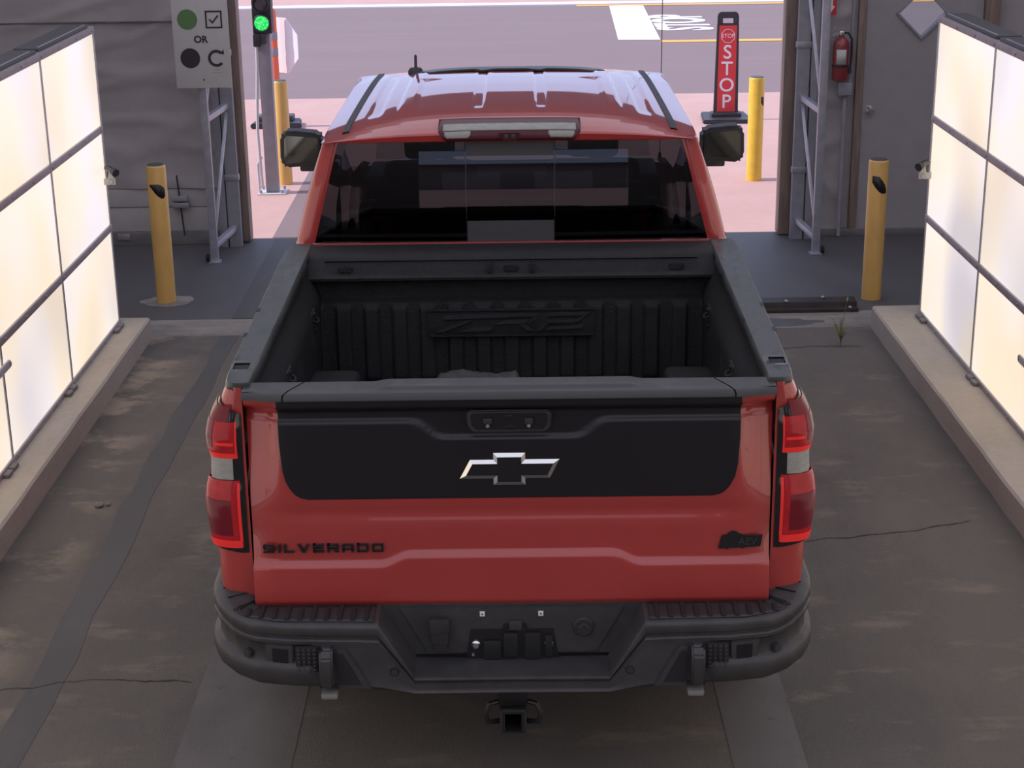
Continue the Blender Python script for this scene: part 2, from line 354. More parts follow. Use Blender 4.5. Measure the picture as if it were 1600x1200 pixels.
# sealed strip with slightly wavy edges
def ribbon(name, cl, wid, z, m, parent, jit=0.0, th=.003):
    rows = []
    for i, (x, y) in enumerate(cl):
        w = wid[i] if isinstance(wid, list) else wid
        j = jit*noise.noise((x*3.1, y*2.3, 1.7)); k = jit*noise.noise((x*2.1, y*2.9, 9.7))
        a = Vector(cl[min(i+1, len(cl)-1)])-Vector(cl[max(i-1, 0)]); a.normalize()
        nx, ny = -a.y, a.x
        rows.append([(x-nx*(w/2+j), y-ny*(w/2+j), z), (x+nx*(w/2+k), y+ny*(w/2+k), z)])
    o = grid(name, rows, m, parent, 0, flip=True); s = o.modifiers.new('t', 'SOLIDIFY'); s.thickness = th; s.offset = 0
    return o
ys = lin(-3, 10.79, 70)
ribbon('sealed_strip', [(-1.915+.012*math.sin(y*1.3), y) for y in ys], .135, .0012, 'tar', fl, .03, .0008)
box('concrete_runner', -1.27, -.83, -6, 10.7, -.01, .002, 'slab', fl, 0)
box('concrete_runner', .79, 1.06, -6, 10.7, -.01, .002, 'slab', fl, 0)
def crack(y0, pts, w=.012, par=fl):
    cl = []
    for (xa, ya), (xb, yb) in zip(pts, pts[1:]):
        n = max(3, int(abs(xb-xa)/.012))
        for i in range(n):
            t = i/n; cl.append((xa+(xb-xa)*t, ya+(yb-ya)*t+.022*noise.noise(((xa+(xb-xa)*t)*9, y0, 3))+.010*noise.noise(((xa+(xb-xa)*t)*45, y0, 8))))
    ribbon('crack', cl, [w*(.25+1.1*abs(noise.noise((x_*11, y0*3, 5)))) for x_, _ in cl], .0026, 'crack', par, .002, .0006)
crack(1, [(-2.45, 5.80), (-2.03, 5.95), (-1.72, 6.02), (-1.3, 5.99)], .010)
crack(2, [(1.2, 7.25), (1.52, 7.31), (1.9, 7.38), (2.25, 7.50)], .012)
crack(3, [(1.75, 10.33), (2.0, 10.37), (2.3, 10.36)], .010)
def blob(name, cx, cy, rx, ry, z, m, par, seed, n=40, rough=.35, th=.002):
    pts = []
    for k in range(n):
        t = 2*math.pi*k/n; r = 1+rough*noise.noise((math.cos(t)*1.7+seed, math.sin(t)*1.7, seed*1.3))+.5*rough*noise.noise((math.cos(t)*5+seed, math.sin(t)*5, 2))
        pts.append((cx+rx*r*math.cos(t), cy+ry*r*math.sin(t)))
    return flat_poly(name, pts, z, m, par, th)
fs_ = bpy.data.objects['floor_strip']
blob('dark_patch', 1.75, 10.93, .40, .10, .001, 'apron_in', fs_, 4.4)
fa = bpy.data.objects['floor_apron']
box('lane_strip', -1.955, -1.0, 11.2, WY+.1, -.01, .003, 'tar', fa, 0)
pv = bpy.data.objects['pavement']
box('joint_strip', -1.985, -1.2, WY+.13, 16.6, -.01, .003, 'road', pv, 0)
# kerbs
def kerb(name, xi, xo, y1, lab):
    s = 1 if xi > 0 else -1
    pts = [(xi, 0), (xi, .138), (xi+s*.012, .15), (xo, .15), (xo, 0)]
    bm = bmesh.new(); N = 60; rows = []
    for i in range(N+1):
        y = -4+(y1+4)*i/N
        rows.append([bm.verts.new((u+.006*noise.noise((y*4, v*20, s)) if k in (0, 1, 2) else u, y if k not in (1, 2) or i < N else y-.02, v)) for k, (u, v) in enumerate(pts)])
    for i in range(N):
        for k in range(4): bm.faces.new((rows[i][k], rows[i][k+1], rows[i+1][k+1], rows[i+1][k]))
    bm.faces.new(rows[0]); bm.faces.new(rows[-1])
    return struct(fin(bm, name, 'concrete', None, 30), lab, 'kerb')
kerb('kerb_left', -2.425, -3.0, 10.76, 'raised concrete kerb carrying the left light wall')
kerb('kerb_right', 2.432, 3.05, 10.80, 'raised concrete kerb carrying the right light wall')

# walls: front wall with bay opening
wf = fin(bbox_bm([(-6, DL-.09, WY, WY+.10, 0.46, 5.2), (DR+.62+.95, 6, WY, WY+.1, 0, 5.2), (DR+.09, 2.80, WY, WY+.1, 0, 5.2),
                  (2.80, 3.785, WY, WY+.1, 2.15, 5.2), (DL-.09, DR+.09, WY, WY+.1, DH, 5.2)], 0), 'wall_front', 'fabric', None, 0)
struct(wf, 'grey tent fabric front wall around the bay opening', 'wall')
def wrinkle(name, x0, x1, z0, z1, y, seedv, amp=.02):
    nx = int((x1-x0)/.04); nz = int((z1-z0)/.04); rows = []
    for k in range(nz+1):
        z = z0+(z1-z0)*k/nz; row = []
        for i in range(nx+1):
            x = x0+(x1-x0)*i/nx
            d = noise.noise((x*1.1+z*.8+seedv, z*.9-x*.5, seedv)); e = abs(noise.noise((x*2.2-z*2.6, z*1.2+seedv, 3)))
            f = abs(noise.noise((x*.9+z*1.6, x*.6-z*3.1, seedv+8)))
            row.append((x, y-.03-amp*(d*.8+.5*e)-amp*.9*max(0, .18-f)/.18, z))
        rows.append(row)
    return grid(name, rows, 'fabric', wf, 60, flip=False)
wrinkle('fabric_sheet', -5.9, DL-.16, .47, 3.4, WY, 2.0)
wrinkle('fabric_sheet', DR+.12, 2.73, .02, 3.4, WY, 7.0, .03)
box('fabric_seam', -5.9, DL-.2, WY-.06, WY-.035, 1.81, 1.818, 'baseboard', wf, .001)
box('lower_panel', -5.9, DL-.1, WY-.03, WY+.1, .315, .465, 'fabric2', wf, .006)
box('lower_panel', -5.9, DL-.1, WY-.02, WY+.1, .11, .31, 'fabric2', wf, .004)
struct(box('baseboard_left', -5.9, DL-.1, WY-.05, WY+.1, 0, .11, 'baseboard', None, .006), 'dark base trim under the left tent wall', 'baseboard')
tag(box('outlet_plate', -3.235, -3.13, WY-.062, WY-.05, .045, .10, 'alu', None, .003), 'small pale grey plate low on the base trim left of the bollard', 'plate')
struct(box('wall_left', -6.1, -6, -13.4, WY, 0, 5.2, 'fabric', None, 0), 'grey fabric side wall on the left', 'wall')
struct(box('wall_right', 6, 6.1, -13.4, WY, 0, 5.2, 'fabric', None, 0), 'grey fabric side wall on the right', 'wall')
struct(fin(bbox_bm([(-6, -2.4, -13.5, -13.4, 0, 5.2), (2.4, 6, -13.5, -13.4, 0, 5.2), (-2.4, 2.4, -13.5, -13.4, 3.6, 5.2)]), 'wall_back', 'fabric', None, 0), 'grey rear wall with a bay opening behind the camera', 'wall')
struct(mesh('ceiling', [(-6.1, -13.5, 5.2), (6.1, -13.5, 5.2), (6.1, WY+.1, 5.2), (-6.1, WY+.1, 5.2)], [(0, 1, 2, 3)], 'ceil', None, 0), 'plain grey tent roof over the bay', 'ceiling')
# brown jamb boards (edge of the bay opening)
for i, (x0, x1, lab) in enumerate([(DL-.095, DL, 'brown weathered board edging the left side of the bay opening'), (DR, DR+.095, 'brown weathered board edging the right side of the bay opening')]):
    struct(box('trim_%d' % (i+1), x0, x1, WY-.02, WY+.14, 0.01, DH, 'brown', None, .004), lab, 'trim')
struct(box('trim_5', DL-.25, DR+.25, WY-.42, WY-.005, DH, 4.2, 'header', None, .02), 'unseen dark box added above the bay opening to darken the pickup roof reflection', 'trim')  # unseen box, added so the pickup roof mirrors something dark
# personnel door on the right
cx, cz, hd = 3.295, 1.795, .185
dia = [(cx-hd, cz), (cx, cz-hd), (cx+hd, cz), (cx, cz+hd)]
def holed_door():
    rc = [(2.855, .05), (3.78, .05), (3.78, 2.12), (2.855, 2.12)]; L_, B_, R_, T_ = 0, 1, 2, 3
    vs = []; fs = []
    for y in (WY-.03, WY+.015): vs += [(u, y, v) for u, v in rc+dia]
    tri = [(0, 1, 5), (1, 2, 6), (2, 3, 7), (3, 0, 4), (0, 5, 4), (1, 6, 5), (2, 7, 6), (3, 4, 7)]
    fs += tri+[tuple(8+i for i in t[::-1]) for t in tri]
    for k in range(4):
        fs.append((k, (k+1) % 4, 8+(k+1) % 4, 8+k)); fs.append((4+k, 12+k, 12+(k+1) % 4, 4+(k+1) % 4))
    return mesh('door_1', vs, fs, 'door', None, 0, None)
d1 = struct(holed_door(), 'grey steel door with a diamond window behind the right bollard', 'door')
lathe('door_knob', [(0, -.085), (.022, -.083), (.032, -.07), (.032, -.055), (.02, -.045), (.014, -.035), (.034, -.032), (.034, -.028), (0, -.028)], 'chrome', d1, 20, 'Y', (2.915, WY, 1.035))
prism('window_pane', dia, lambda u, v, d: (u, WY-.012+d, v), .006, 'glass', d1)
big = [(cx-hd-.025, cz), (cx, cz-hd-.025), (cx+hd+.025, cz), (cx, cz+hd+.025)]
for k in range(4):
    a, b = dia[k], dia[(k+1) % 4]; c, e = big[(k+1) % 4], big[k]
    prism('window_frame', [a, b, c, e], lambda u, v, d: (u, WY-.052+d, v), .03, 'alu', d1, .002)
struct(box('trim_3', 2.79, 2.85, WY-.05, WY+.1, 0, 2.2, 'brown', None, .005), 'brown timber trim beside the grey door', 'trim')
struct(box('trim_4', 3.785, 3.90, WY-.08, WY+.1, 0, 5.0, 'brown', None, .005), 'dark brown post on the far side of the grey door', 'trim')
struct(box('baseboard_right', 2.32, 3.78, WY-.06, WY+.05, 0, .055, 'baseboard', None, .004), 'dark sill under the grey door', 'baseboard')

# road paint
rd = bpy.data.objects['road']
zz = .004
flat_poly('stop_bar', [(1.745, 26.48), (2.40, 26.42), (2.53, 31.45), (1.905, 31.53)], zz, 'paint_white', rd, .006)
flat_poly('yellow_line', [(2.40, 26.08), (60, 26.0), (60, 26.25), (2.40, 26.33)], zz, 'paint_yellow', rd, .006)
flat_poly('yellow_line', [(1.3, 31.5), (60, 31.3), (60, 31.55), (1.3, 31.72)], zz, 'paint_yellow', rd, .006)
text('road_lettering', 'STOP', 1.0, 'paint_white', basis((0, 1, 0), (-1, 0, 0), (2.985, 28.72, .002)) @ Matrix.Diagonal((.94, 1.22, 1, 1)), rd, .003, bold=.035)
for i, (x, y, w, m, lab) in enumerate([(1.25, 33.6, .9, 'yellow_hot', 'pale yellow wheel stop beyond the far white kerb'), (2.9, 33.7, .45, 'sign_black', 'dark wheel stop right of the pale yellow one')]):
    tag(prism('wheel_stop', [(-.09, 0), (-.07, .11), (.07, .11), (.09, 0)], lambda u, v, d, x=x, y=y, w=w: (x-w+d, y+u, v), 2*w, m, None, .01), lab, 'wheel stop', 'wheel stops beyond the road')
# low warehouse behind the rear opening (mirrored in the pickup's rear glass)
wh = empty('warehouse', (0, -55, 0), 'low flat roofed warehouse mirrored in the pickup rear window', 'building')
box('wall', -30, 12, -4, 0, 0, 4.2, 'far_wall', wh, 0); box('roof', -30.4, 12.4, -4.4, .4, 4.2, 4.6, 'baseboard', wh, 0)
for k in range(7): box('roller_door', -27+k*5.5, -23.5+k*5.5, 0, .06, 0, 3.2, 'fabric2', wh, 0)

# ================================================================== LIGHT WALLS
def light_wall(side, X, y_end, zb, lab):
    """backlit wall: 3 rows of diffuser panels, facing the lane"""
    s = 1 if side == 'right' else -1
    t = empty('light_wall', (X, y_end, .15), lab, 'light wall', 'backlit light walls')
    rowz = [0.0, .655, 1.30, 1.945]; ncol = 8; cw = 1.262
    # shared diffuser mesh, local origin at panel corner (0..cw-gap along -Y)
    me = None
    for c in range(ncol):
        for r in range(3):
            h = rowz[r+1]-rowz[r]
            z0 = rowz[r]+(.030 if r == 0 else .022); z1 = rowz[r+1]-(.022 if r < 2 else .040)
            o = box('diffuser_panel', 0, s*.012, -(cw-.012), -.012, 0, z1-z0, 'diffuser', t, .002)
            o.location = (0, -c*cw, z0)
    L_ = ncol*cw
    for k, z in enumerate(rowz):
        a, b = (z-.022, z+.022) if 0 < k < 3 else ((z, z+.032) if k == 0 else (z-.042, z))
        box('rail', -s*.012, s*.02, -L_, 0, a, b, 'alu_rail', t, .003)
    for c in range(ncol+1):
        w = .010
        box('post', -s*.006, s*.018, -c*cw-w, -c*cw+w, 0, rowz[3]-.03, 'alu', t, .002)
    hd = lathe('bolt', [(0, 0), (.008, 0), (.008, .003), (.005, .006), (0, .006)], 'alu', t, 8, 'X')
    hd.rotation_euler = (0, 0, math.pi if s > 0 else 0); hd.location = (-s*.012, -.06, rowz[3]-.022)
    first = True
    for k, z in enumerate([rowz[3]-.022, rowz[2], rowz[1], .016]):
        for j in range(11):
            if first: first = False; continue
            b = hd.copy(); COL.objects.link(b); b.parent = t; b.location = (-s*.012, -.06-j*.4, z)
    box('back_housing', s*.02, s*.14, -L_, -.01, .02, rowz[3]-.01, 'baseboard', t, .004)
    for c in range(ncol):
        box('top_cover', s*.005, s*.15, -(c+1)*cw+.03, -c*cw-(.09 if c == 0 else .03), rowz[3]-.005, rowz[3]+.020, 'cap_dark', t, .006)
        box('cover_edge', s*.012, s*.022, -(c+1)*cw+.05, -c*cw-.12, rowz[3]+.020, rowz[3]+.024, 'alu', t, .001)
    for c in range(ncol):
        for dy in (.0, .10):
            box('foot', -s*.045, s*.04, -c*cw-.16-dy*1.0+.03, -c*cw-.16-dy+.11, -.001, .022, 'baseboard', t, .004)
    # slotted camera arm fixed across the lit face
    y0 = -(y_end-(8.14 if s < 0 else 8.37)); zc = (.672 if s < 0 else .55)-.15
    pts = [(0, -.022), (0, .022)]
    n = 10
    out = [(.022*math.cos(a), .022*math.sin(a)) for a in lin(-math.pi/2, math.pi/2, n)] + [(-.4, .022), (-.4, -.022)]
    prism('slotted_arm', out, lambda u, v, d: (-s*(.014+d), y0+u, zc+v), .012, 'conduit', t, .002)
    box('arm_slot', -s*.0265, -s*.0245, y0-.38, y0-.03, zc-.010, zc+.010, 'white_board', t, .001)
    lathe('arm_screw', [(0, 0), (.013, 0), (.013, .004), (0, .005)], 'alu', t, 12, 'X', (-s*.027, y0, zc))
    return t
light_wall('left', -2.602, 10.61, .15, 'tall backlit white light wall on the left kerb')
light_wall('right', 2.708, 10.575, .15, 'tall backlit white light wall on the right kerb')

def camera_unit(x, y, z, s, lab):
    t = empty('inspection_camera', (x, y, z), lab, 'camera', 'small cameras on the light walls')
    # bracket arm to the wall end, clamp, camera barrel pointing to the lane
    box('bracket', -s*.005, s*.085, -.02, .0, -.078, -.038, 'paper', t, .003)
    lathe('clamp_dial', [(0, -.026), (.016, -.026), (.018, -.022), (.018, -.018), (0, -.018)], 'alu', t, 16, 'Y', (s*.022, 0, -.058))
    prism('bracket_neck', [(0, -.05), (.045, -.05), (.03, .01), (.008, .01)], lambda u, v, d: (s*u, -.018+d, v), .016, 'paper', t, .002)
    b = tube('camera_barrel', [(s*.055, .02, .025), (s*.03, .0, .022), (-s*.0, -.03, .012)], [.017, .019, .021], 'black_gloss', t, 16)
    tube('lens_hood', [(s*.0, -.03, .012), (-s*.022, -.052, .004)], [.024, .026], 'sign_black', t, 18)
    tube('cable', [(s*.055, .02, .025), (s*.075, .02, .04), (s*.08, .0, .0), (s*.075, -.01, -.04)], .005, 'conduit', t, 8)
    return t
camera_unit(-2.535, 10.57, 1.175, -1, 'small black camera on a pale bracket at the left light wall end')
camera_unit(2.635, 10.545, 1.145, 1, 'small black camera on a pale bracket at the right light wall end')

# ================================================================== BOLLARDS
def bollard(x, y, h, r, m, lab, tape, base):
    t = empty('bollard', (x, y, 0), lab, 'bollard', 'yellow bollards')
    lathe('sleeve', [(0, 0), (r, 0), (r, h-.012), (r-.004, h-.004), (r-.008, h), (0, h)], m, t, 40)
    lathe('top_cap', [(0, h), (r-.008, h), (r-.014, h+.006), (0, h+.008)], 'cap_dark', t, 32)
    if tape:
        a0, prof = tape; rows = []
        for k in range(len(prof)):
            f, z0, z1 = prof[k]; a = R(a0+f)
            rows.append([((r+.0015)*math.cos(a), (r+.0015)*math.sin(a), z0), ((r+.0015)*math.cos(a), (r+.0015)*math.sin(a), z1)])
        grid('black_tape', rows, 'black_tape', t, 60, thick=.001, flip=True)
    if base: blob('mortar_ring', 0, 0, r*2.6, r*2.2, .004, 'conc_strip', t, 3.3, 40, .2, .004)
    return t
TAPE = [(0, .862, .875), (15, .845, .877), (32, .815, .878), (50, .790, .878), (68, .775, .872), (84, .775, .855), (95, .79, .84)]
bollard(-2.503, 11.67, 1.005, .069, 'yellow', 'yellow bollard with black tape in front of the left tent wall', (233, TAPE), True)
bollard(2.585, 11.50, 1.005, .069, 'yellow', 'yellow bollard with black tape in front of the grey door', (225, [(0, .855, .90), (20, .82, .90), (42, .79, .895), (62, .775, .865), (80, .775, .835), (92, .775, .80)]), False)
bollard(-2.15, 15.80, .985, .068, 'yellow', 'yellow bollard outside behind the traffic light post', None, False)
bollard(2.335, 15.67, .975, .073, 'yellow_hot', 'sunlit yellow bollard outside right of the pickup mirror', (300, [(0, .74, .80), (15, .72, .80), (30, .71, .79)]), False)

# ================================================================== TRUSS LEGS
def truss_leg(s, xf, xr, lab):
    t = empty('truss_leg', (xf, 12.80, 0), lab, 'truss leg', 'aluminium truss legs beside the bay opening')
    dx = xr-xf; dy = .52; H_ = 4.6
    box('chord', -.03, .03, -.025, .025, 0, H_, 'truss', t, .004)
    box('chord', dx-.05, dx+.05, dy-.03, dy+.03, 0, H_, 'post_grey', t, .004)
    box('chord', dx-s*0.0+(.06 if s > 0 else -.115), dx+(.115 if s > 0 else -.06), dy-.04, dy+.02, 0, H_, 'post_grey', t, .004)
    zs = [.13, 1.13, 2.13, 3.13, 4.13]
    def bar(name, p, q, w):
        p = Vector(p); q = Vector(q); d = (q-p); L_ = d.length
        b = fin(bbox_bm([(-w/2, w/2, -w/2, w/2, 0, L_)], .003), name, 'truss', t)
        b.rotation_euler = d.to_track_quat('Z', 'Y').to_euler(); b.location = p
    for z in zs: bar('strut', (0, 0, z), (dx, dy, z+.03), .045)
    for a, b in zip(zs, zs[1:]): bar('brace', (0, 0.01, a+.03), (dx, dy-.02, b), .022)
    box('foot_plate', -.045, .045, -.05, .05, 0, .012, 'alu', t, .002)
    for z in (.55, 1.55, 2.55): box('clamp_band', dx-.058, dx+.058, dy-.038, dy+.03, z, z+.05, 'alu', t, .003)
    for yy in (.25, -.0): lathe('caster', [(0, -.012), (.025, -.012), (.03, -.006), (.03, .006), (.025, .012), (0, .012)], 'rubber', t, 16, 'X', (-s*-.06 if False else s*.06, yy+.02, .031))
    return t
truss_leg(-1, -2.335, -2.245, 'aluminium truss leg on the left of the bay opening under the white sign')
truss_leg(1, 2.415, 2.345, 'aluminium truss leg on the right of the bay opening by the extinguisher')

# sign with pictograms
t = empty('instruction_sign', (-2.30, 12.70, 1.39), 'white board with green dot, tick box, OR, black dot and arrow on the left truss', 'sign')
def sp(u, v, d): return (u, -d, v)
box('board', -.21, .208, -.01, 0, 0, .88, 'white_board', t, .002)
def disc(name, cx_, cz_, r, m):
    prism(name, [(cx_+r*math.cos(a), cz_+r*math.sin(a)) for a in lin(0, 2*math.pi*47/48, 48)], lambda u, v, d: (u, -.0105-d, v), .002, m, t)
disc('green_dot', -.095, .512, .075, 'green_dot'); disc('black_dot', -.092, .225, .074, 'black_print')
bx0, bx1, bz0, bz1, w = .04, .166, .445, .575, .012
for nm, q in (('tick_box', (bx0, bx1, bz0, bz0+w)), ('tick_box', (bx0, bx1, bz1-w, bz1)), ('tick_box', (bx0, bx0+w, bz0+w, bz1-w)), ('tick_box', (bx1-w, bx1, bz0+w, bz1-w))):
    box(nm, q[0], q[1], -.0125, -.0105, q[2], q[3], 'black_print', t, 0)
prism('tick_mark', [(.065, .508), (.073, .517), (.092, .496), (.133, .543), (.142, .535), (.093, .478)], lambda u, v, d: (u, -.0105-d, v), .002, 'black_print', t)
text('sign_lettering', 'OR', .072, 'black_print', basis((1, 0, 0), (0, 0, 1), (-.004, -.0115, .362)), t, .001, bold=.0022)
arc = [(.105+.064*math.cos(a), .222+.064*math.sin(a)) for a in lin(R(50), R(318), 30)] + [(.105+.043*math.cos(a), .222+.043*math.sin(a)) for a in lin(R(318), R(50), 30)]
prism('arrow_ring', arc, lambda u, v, d: (u, -.0105-d, v), .002, 'black_print', t)
prism('arrow_head', [(.126, .256), (.164, .250), (.162, .290), (.150, .275)], lambda u, v, d: (u, -.0105-d, v), .002, 'black_print', t)
for z_, w_ in ((.135, .04), (.113, .08)): box('fine_print', .106-w_/2, .106+w_/2, -.0115, -.0105, z_, z_+.004, 'alu_rail', t, 0)
lathe('screw', [(0, -.013), (.007, -.013), (.007, -.0105), (0, -.0105)], 'black_print', t, 10, 'Y', (.0, 0, .062))

# measuring rod with clamp block on the left wall
t = empty('wall_rod', (-2.70, WY-.10, .09), 'dark rod through a clamp block on the left wall beside the bollard', 'rod')
tube('rod', [(0.03, 0, 0), (-.0, 0, .50)], .007, 'sign_black', t, 8)
box('clamp_block', -.06, .085, -.025, .045, .235, .275, 'alu', t, .004); box('clamp_block', -.05, .075, -.02, .045, .285, .33, 'post_grey', t, .012)
box('stand_arm', -.005, .02, 0, .07, .24, .27, 'alu', t, .002)

# traffic light
t = empty('traffic_light', (-2.22, 15.40, 0), 'traffic light showing green on a grey square post left of the pickup', 'traffic light')
box('post', -.055, .06, -.05, .06, 0, 1.50, 'post_grey', t, .006)
box('base_plate', -.13, .13, -.12, .12, 0, .012, 'conduit', t, .002)
for a, b in ((-.10, -.09), (.10, -.09), (-.10, .09), (.10, .09)): lathe('anchor_bolt', [(0, 0), (.012, 0), (.012, .03), (0, .03)], 'alu', t, 8, 'Z', (a, b, .012))
box('signal_head', -.085, .088, -.08, .09, 1.478, 1.995, 'sign_black', t, .012)
for i, (z, m) in enumerate(((1.575, 'green_lamp'), (1.745, 'lamp_off'), (1.91, 'lamp_off'))):
    h_ = lathe('lens_bezel', [(.066, -.083), (.078, -.083), (.078, -.10), (.072, -.105), (.066, -.10)], 'sign_black', t, 32, 'Y', (0, 0, z), True)
    lathe('signal_lens', [(0, -.098), (.03, -.097), (.055, -.092), (.068, -.085), (.068, -.08), (0, -.08)], m, t, 32, 'Y', (0, 0, z))
    vis = [[(.075*math.cos(a), yy, z+.075*math.sin(a)+.0) for a in lin(R(5), R(175), 20)] for yy in (-.085, -.125)]
    grid('visor', vis, 'sign_black', t, 60, thick=.004)
box('junction_box', -.085, -.02, -.10, -.05, 1.365, 1.478, 'sign_black', t, .006)
box('junction_box', -.02, .03, -.085, -.05, 1.39, 1.478, 'cap_dark', t, .006)
tube('conduit', [(-.06, -.06, 1.40), (-.065, -.06, 1.2), (-.085, -.06, .9), (-.10, -.06, .6), (-.095, -.06, .35), (-.085, -.06, .05)], .014, 'conduit', t, 10)
tube('conduit', [(-.075, -.06, .35), (-.12, -.06, .28), (-.115, -.06, .0)], .011, 'conduit', t, 8)

# STOP sign on rubber base (right, outside)
t = empty('portable_stop_sign', (2.49, 19.05, 0), 'tall red portable STOP sign on black base beside the sunlit bollard', 'sign')
prism('base', [(-.29, -.30), (.29, -.30), (.25, .30), (-.25, .30)], lambda u, v, d: (u, v, d), .045, 'sign_black', t, .012)
box('socket', -.17, .17, -.10, .08, .04, .09, 'sign_black', t, .012)
fr = [(-.145, .07), (.135, .07), (.118, 1.17), (.10, 1.21), (-.10, 1.21), (-.118, 1.17)]
def lean(u, v, d): return (u, -.055+.02*v+d, v)
# frame plate with a carry slot: built as a ring of pieces
prism('frame', [(-.145, .07), (.135, .07), (.121, 1.09), (-.121, 1.09)], lean, .05, 'sign_black', t, .006)
prism('handle_side', [(-.121, 1.09), (-.06, 1.09), (-.06, 1.145), (-.118, 1.17)], lean, .05, 'sign_black', t, .004)
prism('handle_side', [(.06, 1.09), (.121, 1.09), (.118, 1.17), (.06, 1.145)], lean, .05, 'sign_black', t, .004)
prism('handle_top', [(-.119, 1.145), (.119, 1.145), (.114, 1.19), (.09, 1.215), (-.09, 1.215), (-.114, 1.19)], lean, .05, 'sign_black', t, .005)
prism('sign_face', [(-.108, .10), (.098, .10), (.098, 1.065), (-.098, 1.065)], lambda u, v, d: (u, -.06+.02*v+d, v), .008, 'sign_red', t)
def st(z): return -.0605+.02*z
for ch, z in zip('STOP', (.765, .58, .395, .21)):
    text('sign_lettering', ch, .215, 'sign_white', basis((1, 0, 0), (0, 0, 1), (-.003, st(z), z)), t, .002, bold=.002)
oc = [(.082*math.cos(R(22.5+45*k)), .082*math.sin(R(22.5+45*k))) for k in range(8)]; oi_ = [(u*.93, v*.93) for u, v in oc]
for k in range(8):
    prism('octagon_line', [oc[k], oc[(k+1) % 8], oi_[(k+1) % 8], oi_[k]], lambda u, v, d: (u, st(.95)-.001-d, .95+v), .002, 'sign_white', t)
text('sign_lettering', 'STOP', .062, 'sign_white', basis((1, 0, 0), (0, 0, 1), (0, st(.95), .95)), t, .002)

# octagonal paddle on orange post (left, outside)
t = empty('portable_paddle_sign', (-2.63, 19.0, 0), 'white backed octagonal sign on orange post behind the traffic light', 'sign')
prism('base', [(-.30, -.16), (.28, -.16), (.24, .22), (-.26, .22)], lambda u, v, d: (u, v, d), .06, 'sign_black', t, .014)
box('base_block', -.24, .17, -.02, .20, .06, .12, 'cap_dark', t, .014)
lathe('orange_post', [(0, .10), (.045, .10), (.042, 1.28), (.03, 1.32), (0, 1.32)], 'orange', t, 24)
for z in (.80, .98): lathe('grey_band', [(.0452, z), (.0462, z+.003), (.0462, z+.085), (.0452, z+.088)], 'grey_band', t, 24)
c45 = math.cos(R(40)); s45 = math.sin(R(40))
prism('octagon_panel', [(.335*math.cos(R(22.5+45*k)), .335*math.sin(R(22.5+45*k))) for k in range(8)],
      lambda u, v, d: (.05+u*c45-d*s45, .09-u*s45-d*c45+.03, .905+v), .012, 'sign_white', t, .002)

# fire extinguisher, arrow sign, box on the right tent wall
t = empty('fire_extinguisher', (2.635, WY-.17, 1.295), 'red fire extinguisher hanging beside the right truss leg', 'extinguisher')
lathe('cylinder', [(0, 0), (.058, 0), (.064, .01), (.064, .27), (.058, .30), (.04, .325), (.022, .335), (.022, .35), (0, .35)], 'ext_red', t, 28)
rows = [[(.065*math.cos(R(a)), .065*math.sin(R(a)), z) for a in lin(228, 300, 14)] for z in (.13, .245)]
grid('label_sheet', rows, 'paper', t, 60, thick=-.001)
lathe('strap', [(.0642, .105), (.0665, .107), (.0665, .123), (.0642, .125)], 'black_print', t, 28)
box('valve', -.018, .018, -.02, .02, .35, .385, 'chrome', t, .004)
prism('lever', [(-.07, .40), (-.06, .425), (.03, .40), (.03, .385)], lambda u, v, d: (u, -.01+d, v), .02, 'chrome', t, .003)
prism('carry_handle', [(-.075, .345), (-.06, .37), (.02, .372), (.02, .36)], lambda u, v, d: (u, -.01+d, v), .02, 'chrome', t, .003)
tube('hose', [(.015, -.01, .37), (.05, -.01, .37), (.08, -.01, .32), (.085, -.01, .2), (.075, -.02, .08)], .009, 'black_print', t, 10)
tube('nozzle', [(.075, -.02, .10), (.072, -.02, .055)], [.011, .016], 'sign_black', t, 10)
box('hook', -.012, .012, .05, .14, .30, .33, 'alu', t, .003)
t = empty('extinguisher_sign', (2.555, WY-.09, 1.795), 'small red sign with a white arrow above the extinguisher', 'sign')
box('sign_plate', -.045, .045, -.004, .0, 0, .26, 'sign_red', t, .001)
prism('arrow', [(-.012, .24), (.012, .24), (.012, .07), (.032, .07), (0, .02), (-.032, .07), (-.012, .07)], lambda u, v, d: (u, -.0045-d, v), .001, 'sign_white', t)
box('sign_bracket', -.02, .02, 0, .06, .1, .14, 'alu', t, .002)
t = empty('electrical_box', (2.685, WY-.155, 1.165), 'grey electrical box under the extinguisher with pipe', 'box')
box('box_body', -.055, .06, 0, .075, 0, .105, 'alu', t, .006); box('box_lid', -.048, .053, -.006, 0, .007, .098, 'post_grey', t, .003)
tube('pipe', [(.04, .03, .10), (.045, .03, .5), (.05, .03, 2.2)], .012, 'post_grey', t, 10)
tube('pipe', [(.01, .04, 0), (.012, .04, -1.15)], .016, 'post_grey', t, 10)
# hanging black cord in the bay opening
t = empty('hanging_cord', (1.237, WY+.05, DH), 'thin black cord hanging in the bay opening over the pickup roof', 'cord')
tube('cord', [(0, 0, 0), (.003, 0, -.8), (0, 0, -1.6), (-.002, 0, -2.2)], .0036, 'black_print', t, 6)
lathe('cord_weight', [(0, 0), (.012, 0), (.016, .02), (.012, .07), (.004, .08), (0, .08)], 'black_print', t, 12, 'Z', (-.002, 0, -2.28))
